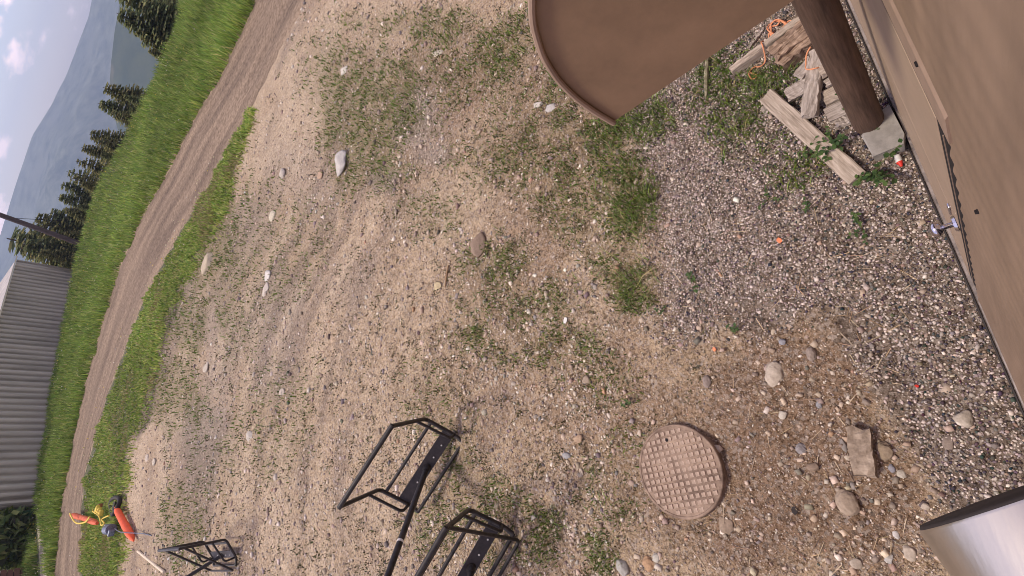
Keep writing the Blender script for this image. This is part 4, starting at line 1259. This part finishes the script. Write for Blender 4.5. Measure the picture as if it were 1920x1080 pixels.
# ------------------------------------------------------------------ black chairs
MDL = dict(L=0.815, A=(-0.310, -0.547), E=(0, 0), Fp=(0.336, 0), D=(0.429, -0.050), t=0.315, T=(0.271, -0.159), B=(0.069, 0.008), C=0.205, U=(0.472, -0.113))
POSES = [([[0.7302, -0.4977, 0.468], [-0.6553, -0.3164, 0.6859], [-0.1933, -0.8076, -0.5572]], [0.239, 4.219, 0.398]),
         ([[0.7873, -0.4698, 0.3992], [-0.5618, -0.2799, 0.7785], [-0.254, -0.8372, -0.4843]], [-0.586, 3.565, 0.468]),
         ([[0.0442, -0.84, 0.5407], [-0.9961, 0.0044, 0.0883], [-0.0765, -0.5425, -0.8366]], [-0.64, 9.642, 0.255])]
CL = ('black tubular chair frame in the middle, no side bars, on pale dirt', 'nearest black tubular chair frame, cut by the bottom edge', 'farthest black tubular chair frame, seen edge on near the white stick')


def chair_parts():
    h = MDL['L'] / 2
    A_, E_, F_, D_, T_, U_ = MDL['A'], MDL['E'], MDL['Fp'], MDL['D'], MDL['T'], MDL['U']
    S_ = (A_[0] * MDL['t'], A_[1] * MDL['t'])
    out = []
    ms = lambda name, mb, mt, sub=None: out.append((name, mb, mt, sub))
    ms('top_bar', MB().tube([(-h - .012, *A_), (h + .012, *A_)], 0.022, 10), M_BLACK)
    for s in (-1, 1):
        ms('side_frame', MB().tube(fillet([(s * h, *A_), (s * h, *E_), (s * h, *F_), (s * h * .99, *D_)], 0.055, 6), 0.019, 10), M_BLACK)
        ms('armrest', MB().tube(fillet([(s * h, *S_), (s * h * 1.02, T_[0], T_[1]), (s * h, F_[0] - .01, F_[1] + .004)], 0.05, 6), 0.0145, 8), M_BLACK)
    ms('seat_bar', MB().tube([(-h, *MDL['B']), (h, *MDL['B'])], 0.017, 10), M_BLACK)
    ms('front_bar', MB().tube([(-h, *D_), (h, *D_)], 0.017, 10), M_BLACK)
    ms('seat_plate', MB().box((0, (MDL['C'] + F_[0]) / 2 - .004, 0), (MDL['L'] - .02, F_[0] - MDL['C'] - .01, 0.010)), M_PLATE)
    o0 = Vector((0, 0.2755, 0)); d = Vector((-0.405, -0.043, -0.914)).normalized()
    ms('hanger_pole', MB().tube([o0 - d * .01, o0 + d * 1.7], 0.027, 12), M_BLACK)
    ms('pole_ring', MB().tube([o0 + d * .80, o0 + d * .82], 0.0285, 12), M_WHITE)
    ms('socket', MB().tube([o0 - d * .004, o0 + d * .05], [0.042, 0.033], 12), M_BLACK)
    for x in (0.12, 0.26, -.17):
        ms('bolt', MB().tube([(x, 0.275, -0.012), (x, 0.275, -0.004)], 0.008, 8), M_WHITE)
    ms('safety_bar', MB().tube(fillet([(-h * .99, A_[0] + .03, A_[1] + .05), (-h * .99, *U_), (h * .99, *U_), (h * .99, A_[0] + .03, A_[1] + .05)], 0.05, 6), 0.0155, 10), M_BLACK)
    ms('back_rail', MB().tube([(-h, A_[0] * .82, A_[1] * .82), (h, A_[0] * .82, A_[1] * .82)], 0.015, 8), M_BLACK)
    return out


proto = None
for k, (Rm, T) in enumerate(POSES):
    root = empty('chair', (0, 0, 0), CL[k], 'chair', 'black chair frames set out on the yard')
    m4 = Matrix.Identity(4)
    for i_ in range(3):
        for j in range(3): m4[i_][j] = Rm[i_][j]
        m4[i_][3] = T[i_]
    root.matrix_world = m4
    if proto is None:
        proto = [(nm, mb.build(nm, mt, root, True, angle=50)) for nm, mb, mt, _ in chair_parts()]
        drop = [o for nm, o in proto if nm in ('safety_bar', 'back_rail')]
    else:
        for nm, o in proto:
            c = o.copy(); COL.objects.link(c); c.parent = root
for o in drop:                      # the middle chair has no safety bar
    bpy.data.objects.remove(o)

# ------------------------------------------------------------------ orange gear by the verge, white stick
def hp(px_, py_, z_): p = gp(px_, py_); return Vector((p.x, p.y, p.z + z_))


def pad(name, pts, r, mt, label):
    o_ = MB().tube(fillet(pts, 0.1, 3), [r] * len(fillet(pts, 0.1, 3)), 14).build(name, mt, None, True, angle=60)
    return tag(o_, label, 'pad')


a, b = hp(231, 950, 0.11), hp(259, 1013, 0.09)
pts = [a.lerp(b, t) for t in np.linspace(0, 1, 13)]
rad = [0.03, 0.065, 0.08] + [0.085 + random.uniform(-.006, .006) for _ in range(7)] + [0.08, 0.06, 0.02]
tag(MB().tube(pts, rad, 16).build('foam_roll', M_ORANGE, None, True, angle=60), 'bright orange foam roll lying on dirt at the verge edge', 'foam roll')
a, b = hp(150, 964, 0.24), hp(213, 978, 0.34)
M_OR2 = mat('red_orange_pad', (0.72, 0.075, 0.025), 0.6, noise=0.35, scale=3, color2=(0.85, 0.20, 0.06))
pts = [a.lerp(b, t) + Vector((0, 0, -.04 * math.sin(math.pi * t))) for t in np.linspace(0, 1, 13)]
tag(MB().tube(pts, [0.05, 0.085, 0.09, .085, .08, .075, .08, .08, .075, .075, .08, .07, .04], 14).build('foam_roll', M_OR2, None, True, angle=60), 'red orange foam roll lying in the verge grass towards the road', 'foam roll')
rope('strap', [hp(157, 960, .36), hp(164, 966, .40), hp(170, 975, .40), hp(180, 978, .40), hp(192, 976, .42), hp(200, 972, .44), hp(206, 965, .44)], 'yellow strap looped over the red orange foam roll', 0.022, 'strap', M_YELLOW)
rope('strap', [hp(203, 956, .35), hp(207, 964, .30), hp(213, 972, .28), hp(217, 982, .3), hp(220, 978, .3), hp(226, 970, .3), hp(232, 964, .28)], 'yellow strap tied between the two orange foam rolls', 0.018, 'strap', M_YELLOW)
bk = hp(204, 957, 0.22)
yb = empty('strap_bundle', bk, 'bundle of folded yellow strap on the verge above the foam rolls', 'strap')
for k in range(3):
    MB().box((0.05 * k - .05, 0.18 * k - .15, 0.02 * k), (0.17, 0.22, 0.10), Matrix.Rotation(.3 * k, 3, 'Z')).build('fold', M_YELLOW, yb, bevel=.03)
MB().box((0.14, 0.45, -.05), (.12, .10, .10), Matrix.Rotation(.4, 3, 'Z')).build('buckle', mat('rust_buckle', (.30, .10, .04), .6), yb, bevel=.02)
ty = hp(221, 948, 0.07)
tyre = empty('tyre', ty, 'black rubber tyre lying in the grass behind the orange foam rolls', 'tyre')
pts = [(0.22 * math.cos(t), 0.48 * math.sin(t), 0.03 * math.sin(2 * t)) for t in np.linspace(0, 2 * math.pi, 29)[:-1]]
MB().tube(pts, 0.055, 10, closed=True).build('tread', M_RUBBER, tyre, True)
MB().tube([(0, 0, -.06), (0, 0, .03)], [0.13, 0.13], 16).build('hub', M_RUBBER, tyre, True)
pb = hp(226, 990, 0.15)
pul = empty('pulley_block', pb, 'blue grey metal pulley block between the foam rolls', 'pulley')
MB().tube([(0, -.16, 0), (0, .16, .03)], [.13, .13], 12).build('housing', M_BLUE, pul, True)
MB().box((0.02, 0.2, .03), (.20, .12, .16), Matrix.Rotation(.5, 3, 'Z')).build('side_plate', M_WHITE, pul, bevel=.02)
MB().box((-.08, -.22, 0), (.16, .12, .14), Matrix.Rotation(-.3, 3, 'Z')).build('side_plate', M_BLUE, pul, bevel=.02)
rope('cable', [hp(233, 989, .20), hp(243, 993, .23), hp(252, 996, .225), hp(262, 998, .12), hp(272, 1000, .03), hp(286, 1004, .02)], 'blue grey cable running over the orange foam roll to the dirt', 0.010, 'cable', M_BLUE)
a, b = hp(262, 1033, 0.03), hp(311, 1072, 0.03)
tag(MB().tube([a, a.lerp(b, .5), b], 0.028, 8).build('white_stick', mat('cream_stick', (0.74, 0.62, 0.46), .6), None, True), 'straight cream white stick on the dirt left of the farthest chair', 'stick')

# ------------------------------------------------------------------ shed, hut, utility pole
def corr(name, a, b, z0, z1, pitch, amp, mt, parent):
    a, b = Vector(a), Vector(b); d = b - a; L = d.length; d.normalize(); nrm = Vector((d.y, -d.x, 0))
    n_ = int(L / pitch * 12)
    V = []; Fc = []
    for i_ in range(n_ + 1):
        s = L * i_ / n_
        f_ = (s / pitch) % 1.0
        w_ = amp * (1 if f_ < .40 else 1 - (f_ - .40) / .14 if f_ < .54 else 0 if f_ < .86 else (f_ - .86) / .14)
        p = a + d * s + nrm * w_
        V += [(p.x, p.y, z0), (p.x, p.y, z1)]
        if i_: Fc.append((2 * i_ - 2, 2 * i_, 2 * i_ + 1, 2 * i_ - 1))
    return MB().add(V, Fc).build(name, mt, parent, True, angle=80)


c1 = Vector(un(131, 507)); c2 = Vector(un(78, 937)); c1.z = c2.z = 0
dl = (c2 - c1).normalized(); pr = Vector((-dl.y, dl.x, 0))
if pr.y < 0: pr = -pr
c0t = Vector(un(132, 508)); c0t.z = 0
Lw = 9.0
c0 = c1 + pr * Lw; c3 = c2 + pr * Lw
zb, zt = -0.2, 3.40
shed = empty('metal_shed', (c1.x, c1.y, 0), 'long low grey shed clad in ribbed metal beyond the road', 'shed')
so = Vector(shed.location)


def sl(o_): o_.location = Vector(o_.location) - so; return o_


for (a, b) in ((c1, c2), (c0, c1), (c3, c0), (c2, c3)):
    sl(corr('wall_cladding', a, b, zb, zt, 0.58, 0.34, M_CLAD, shed))
cen = (c0 + c1 + c2 + c3) / 4
for (a, b) in ((c1, c2), (c0, c1), (c3, c0), (c2, c3)):
    d = (b - a); L = d.length; ang = math.atan2(d.y, d.x)
    nrm = ((a + b) / 2 - cen).normalized()
    mid = (a + b) / 2 + nrm * 0.38
    sl(MB().box((mid.x, mid.y, zt + 0.05), (L + 0.3, 0.16, 0.07), Matrix.Rotation(ang, 3, 'Z')).build('eave_trim', M_TRIM, shed))
for c_ in (c1, c2, c0):
    nrm = (c_ - cen).normalized() * 0.10
    sl(MB().box((c_.x + nrm.x, c_.y + nrm.y, (zb + zt) / 2), (0.14, 0.14, zt - zb), Matrix.Rotation(math.atan2(dl.y, dl.x), 3, 'Z')).build('corner_trim', M_CLAD, shed))
rm = MB()
r0, r1 = (c0 + c1) / 2, (c2 + c3) / 2
up = Vector((0, 0, zt + 0.1)); rg_ = Vector((0, 0, zt + 1.1))
rm.add([c1 + up, c2 + up, r1 + rg_, r0 + rg_, c3 + up, c0 + up], [(0, 1, 2, 3), (3, 2, 4, 5), (0, 3, 5), (1, 4, 2)])
sl(rm.build('roof', M_CLAD, shed))

hb0 = Vector(un(62, 1062)); hb1 = Vector(un(56, 1250))
hut = empty('wooden_hut', (hb0.x, hb0.y, 0), 'dark brown wooden hut of horizontal boards at the lower left corner', 'hut')
d = (hb1 - hb0); d.z = 0; L = min(d.length, 7.0); d.normalize(); ang = math.atan2(d.y, d.x); nr = Vector((-d.y, d.x, 0))
if nr.y < 0: nr = -nr
so = Vector(hut.location)
for k in range(14):
    zc = 0.1 + k * 0.22
    m_ = hb0 + d * L / 2 + nr * (0.02 * (k % 2))
    sl(MB().box((m_.x, m_.y, zc), (L, 0.06, 0.195), Matrix.Rotation(ang, 3, 'Z')).build('board', M_HUT, hut))
    m2 = hb0 + nr * 2.0 + d * (0.02 * (k % 2))
    sl(MB().box((m2.x, m2.y, zc), (0.06, 3.9, 0.195), Matrix.Rotation(ang, 3, 'Z')).build('board', M_HUT, hut))
m_ = hb0 + d * L / 2 + nr * 2.0
sl(MB().box((m_.x, m_.y, 1.5), (L - .1, 3.8, 3.1), Matrix.Rotation(ang, 3, 'Z')).build('core', M_DARK, hut))
sl(MB().box((m_.x, m_.y, 3.25), (L + .8, 5.0, 0.16), Matrix.Rotation(ang, 3, 'Z')).build('roof', M_HUT, hut))
p_ = hb0 + d * 1.0 - nr * .08
sl(MB().box((p_.x, p_.y, 2.55), (.5, .05, .35), Matrix.Rotation(ang, 3, 'Z')).build('sign', M_WHITE, hut))

pb = Vector([float(v) for v in un(150, 457)])
pdir = Vector((un(0, 403, 0)[0], un(0, 403, 0)[1], 0))
rpole = math.hypot(pb.x, pb.y)
ray = CR @ np.array([0 - 960, 540 - 403, -F]); hr = math.hypot(ray[0], ray[1])
top = Vector((ray[0] / hr * rpole, ray[1] / hr * rpole, H + ray[2] / hr * rpole))
pv = (top - pb); pv = pv / pv.z
up_o = empty('utility_pole', pb, 'dark leaning timber utility pole rising from the meadow above the shed', 'pole')
MB().tube([-pv * .3, pv * 2.2, pv * 9.0], [0.21, 0.205, 0.165], 14).build('shaft', M_POLE, up_o, True, angle=50)
MB().tube([pv * 4.5, Vector((2.6, 1.2, -0.1))], 0.02, 6).build('guy_wire', M_DARK, up_o)


# ------------------------------------------------------------------ trees
M_NEEDLE = mat('needles', (0.05, 0.07, 0.03), 0.75, attr='Col', spec=0.2, trans=0.38)


def spruce_mesh(seed, whorls=26, R=0.24, sparse=0.0, pal=((0.16, 0.195, 0.085), (0.22, 0.245, 0.10), (0.30, 0.285, 0.125), (0.11, 0.14, 0.075))):
    """unit height spruce crown"""
    rg = np.random.default_rng(seed)
    V, Cc = [], []
    for w_ in range(whorls):
        t = (w_ + rg.uniform(-.3, .3)) / whorls
        z = 0.06 + 0.93 * t
        Lr = R * (1 - t) ** 0.82 + 0.012
        nb = max(5, int(13 * (1 - t) + 5))
        a0 = rg.uniform(0, 6.28)
        for b in range(nb):
            if rg.uniform() < sparse: continue
            a = a0 + b * 6.283 / nb + rg.uniform(-.25, .25)
            L = Lr * rg.uniform(.62, 1.18)
            dr = np.array([math.cos(a), math.sin(a), 0]); sdv_ = np.array([-math.sin(a), math.cos(a), 0])
            nseg = max(4, int(14 * L / R) + 3)
            for s in range(nseg):
                u = (s + rg.uniform(0, 1)) / nseg
                base = dr * (L * u) + np.array([0, 0, z - L * 0.30 * u + L * 0.22 * u * u])
                for sg in (-1, 1):
                    ln = (0.034 + 0.026 * rg.uniform()) * (1.15 - .5 * u)
                    dd_ = dr * rg.uniform(.4, .9) + sdv_ * sg * rg.uniform(.5, 1.0) + np.array([0, 0, rg.uniform(-.75, .25)])
                    dd_ = dd_ / np.linalg.norm(dd_) * ln
                    wv = np.cross(dd_, rg.normal(size=3)); wv = wv / (np.linalg.norm(wv) + 1e-9) * ln * .30
                    V += [base - wv * .6, base + wv * .6, base + dd_ * .6 + wv, base + dd_]
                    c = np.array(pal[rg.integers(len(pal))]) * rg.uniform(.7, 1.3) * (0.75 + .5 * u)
                    Cc += [c] * 4
    n_ = len(V) // 4
    return mesh_np('crown', np.array(V), np.arange(n_ * 4).reshape(n_, 4), M_NEEDLE, False, np.array(Cc))


WARM = ((0.20, 0.205, 0.08), (0.28, 0.265, 0.105), (0.35, 0.30, 0.13), (0.12, 0.14, 0.06))
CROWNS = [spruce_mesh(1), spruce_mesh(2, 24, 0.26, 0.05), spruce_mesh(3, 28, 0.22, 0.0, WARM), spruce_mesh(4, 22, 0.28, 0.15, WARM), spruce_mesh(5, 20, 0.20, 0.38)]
tm = MB().tube([(0, 0, 0), (0, 0, .5), (0, 0, .98)], [0.016, 0.010, 0.002], 7).build('trunk', M_BARK).data
bpy.data.objects.remove(bpy.data.objects['trunk'])
TREES = [  # photo x, y of the tip, extra distance, crown, stoutness, label
    (215, 22, 6, 0, 1.5, 'dark spruce at the top edge, its tip leaning over the blue mountain'), (262, 5, 7, 1, 1.6, 'dark spruce at the top edge right of another spruce'), (190, -40, 10, 0, 1.5, 'spruce mostly above the top edge'),
    (190, 159, 9, 2, 1.35, 'spruce with a pointed tip, upper of two before the mountain'), (181, 187, 8, 0, 1.3, 'spruce with a slim tip, lower of two before the mountain'), (228, 178, 5, 1, 1.0, 'small spruce at the meadow edge behind the two pointed ones'),
    (165, 246, 8, 2, 1.3, 'brownish spruce just below the two pointed spruces'), (172, 262, 6, 3, 1.1, 'olive spruce tucked at the meadow edge below the brownish one'), (122, 320, 8, 4, 1.3, 'thin half bare spruce in the middle of the tree row'), (140, 300, 6, 3, 1.1, 'brown tinged spruce above the half bare one'),
    (110, 345, 8, 1, 1.3, 'dark green spruce below the half bare one'), (106, 368, 7, 0, 1.2, 'dark green spruce standing closest above the utility pole'), (60, 410, 8, 2, 1.3, 'spruce whose tip shows right above the utility pole'), (48, 432, 9, 3, 1.3, 'yellowish spruce behind the utility pole'),
    (5, 452, 14, 4, 1.7, 'gappy tall spruce at the left edge below the pole'), (20, 445, 11, 0, 1.4, 'dark spruce left of the shed end'), (70, 468, 6, 2, 1.1, 'olive spruce at the near end of the shed'), (30, 470, 9, 3, 1.2, 'brownish spruce behind the top corner of the shed'),
    (150, 275, 6, 2, 1.3, 'brownish spruce filling the middle of the row above the thin one'), (128, 335, 5, 3, 1.2, 'olive spruce low in the middle of the row'), (118, 395, 5, 2, 1.3, 'tan spruce low against the meadow edge above the pole foot'),
    (88, 400, 8, 1, 1.4, 'dark spruce whose tip stands left of the pole foot'), (205, 215, 5, 3, 1.2, 'olive spruce low at the meadow edge under the pointed pair'), (40, 455, 8, 0, 1.3, 'dark spruce between the utility pole and the shed'), (92, 440, 6, 3, 1.2, 'yellow olive spruce right behind the utility pole foot'),
    (238, 232, 4, 2, 1.3, 'low olive spruce top between the pointed pair and the brownish one'), (186, 290, 4, 1, 1.2, 'low green spruce top right of the brownish spruce'), (150, 345, 4, 2, 1.3, 'low tan spruce top right of the half bare spruce'), (142, 385, 4, 1, 1.2, 'low green spruce top near the meadow edge above the pole'),
    (250, 60, 5, 3, 1.4, 'olive spruce in front of the dark pair at the top edge'), (276, 95, 4, 2, 1.2, 'small tan spruce below the dark pair at the top edge'),
    (-14, 560, 16, 0, 1.5, 'spruce behind the shed roof at the left edge'), (-20, 610, 16, 2, 1.5, 'olive spruce behind the shed roof lower down the left edge')]
for (tx, ty_, ext, ci, stout, lb) in TREES:
    ray = CR @ np.array([tx - 960, 540 - ty_, -F]); hr = math.hypot(ray[0], ray[1]); dx, dy = ray[0] / hr, ray[1] / hr
    re = float(r_edge(np.array([dx]), np.array([dy]))[0]) + ext
    x, y = dx * re, dy * re
    zb = hz(x, y) - 0.2
    Ht = H + ray[2] / hr * re - zb
    root = empty('spruce_tree', (x, y, zb), lb, 'tree', 'spruces beyond the meadow')
    root.scale = (Ht * stout * random.uniform(1.1, 1.6), Ht * stout * random.uniform(1.1, 1.6), Ht); root.rotation_euler = (random.uniform(-.04, .04), random.uniform(-.04, .04), random.uniform(0, 6.28))
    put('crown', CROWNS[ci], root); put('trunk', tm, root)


def bush(px_, py_, rx, rz_, n_, label, cat='bush', pal=((0.12, 0.16, 0.055), (0.18, 0.215, 0.075), (0.24, 0.26, 0.10), (0.07, 0.09, 0.04))):
    p = gp(px_, py_)
    root = empty('bush', p, label, cat, 'bushes by the hut')
    c = RNG.normal(size=(n_, 3)); c /= np.linalg.norm(c, axis=1)[:, None]; c *= (RNG.uniform(0.25, 1, n_) ** .5)[:, None]
    lump = 0.75 + 0.55 * fbm(c[:, 0] * 2 + 5, c[:, 1] * 2 + c[:, 2] * 2.3 + 5, 1.6, px_, 3)
    c = c * lump[:, None] * np.array([rx, rx, rz_]) + [0, 0, rz_ * .8]
    a = RNG.normal(size=(n_, 3)) * .13; b = RNG.normal(size=(n_, 3)) * .09
    V = np.stack([c - a, c + b, c + a, c - b], 1)
    cl_ = palette(n_, pal, [3, 4, 2, 2], .25)
    put('foliage', mesh_np('foliage', V.reshape(-1, 3), np.arange(n_ * 4).reshape(n_, 4), M_NEEDLE, False, np.repeat(cl_, 4, 0)), root)
    MB().tube([(0, 0, -.3), (0.1, 0, rz_ * .5), (0, .1, rz_ * 1.1)], [.09, .06, .02], 7).build('stem', M_BARK, root, True)


bush(55, 965, 1.5, 1.5, 2600, 'dark dense bush between the shed end and the hut', pal=((0.06, 0.085, 0.035), (0.09, 0.115, 0.045), (0.13, 0.15, 0.06), (0.04, 0.055, 0.03)))
bush(60, 1005, 1.4, 1.3, 2600, 'lighter green bush beside the pale footpath')
bush(30, 1020, 1.6, 1.8, 2600, 'olive bush overhanging the hut roof')
bush(20, 960, 1.8, 2.2, 2600, 'dark bush at the left edge below the shed')
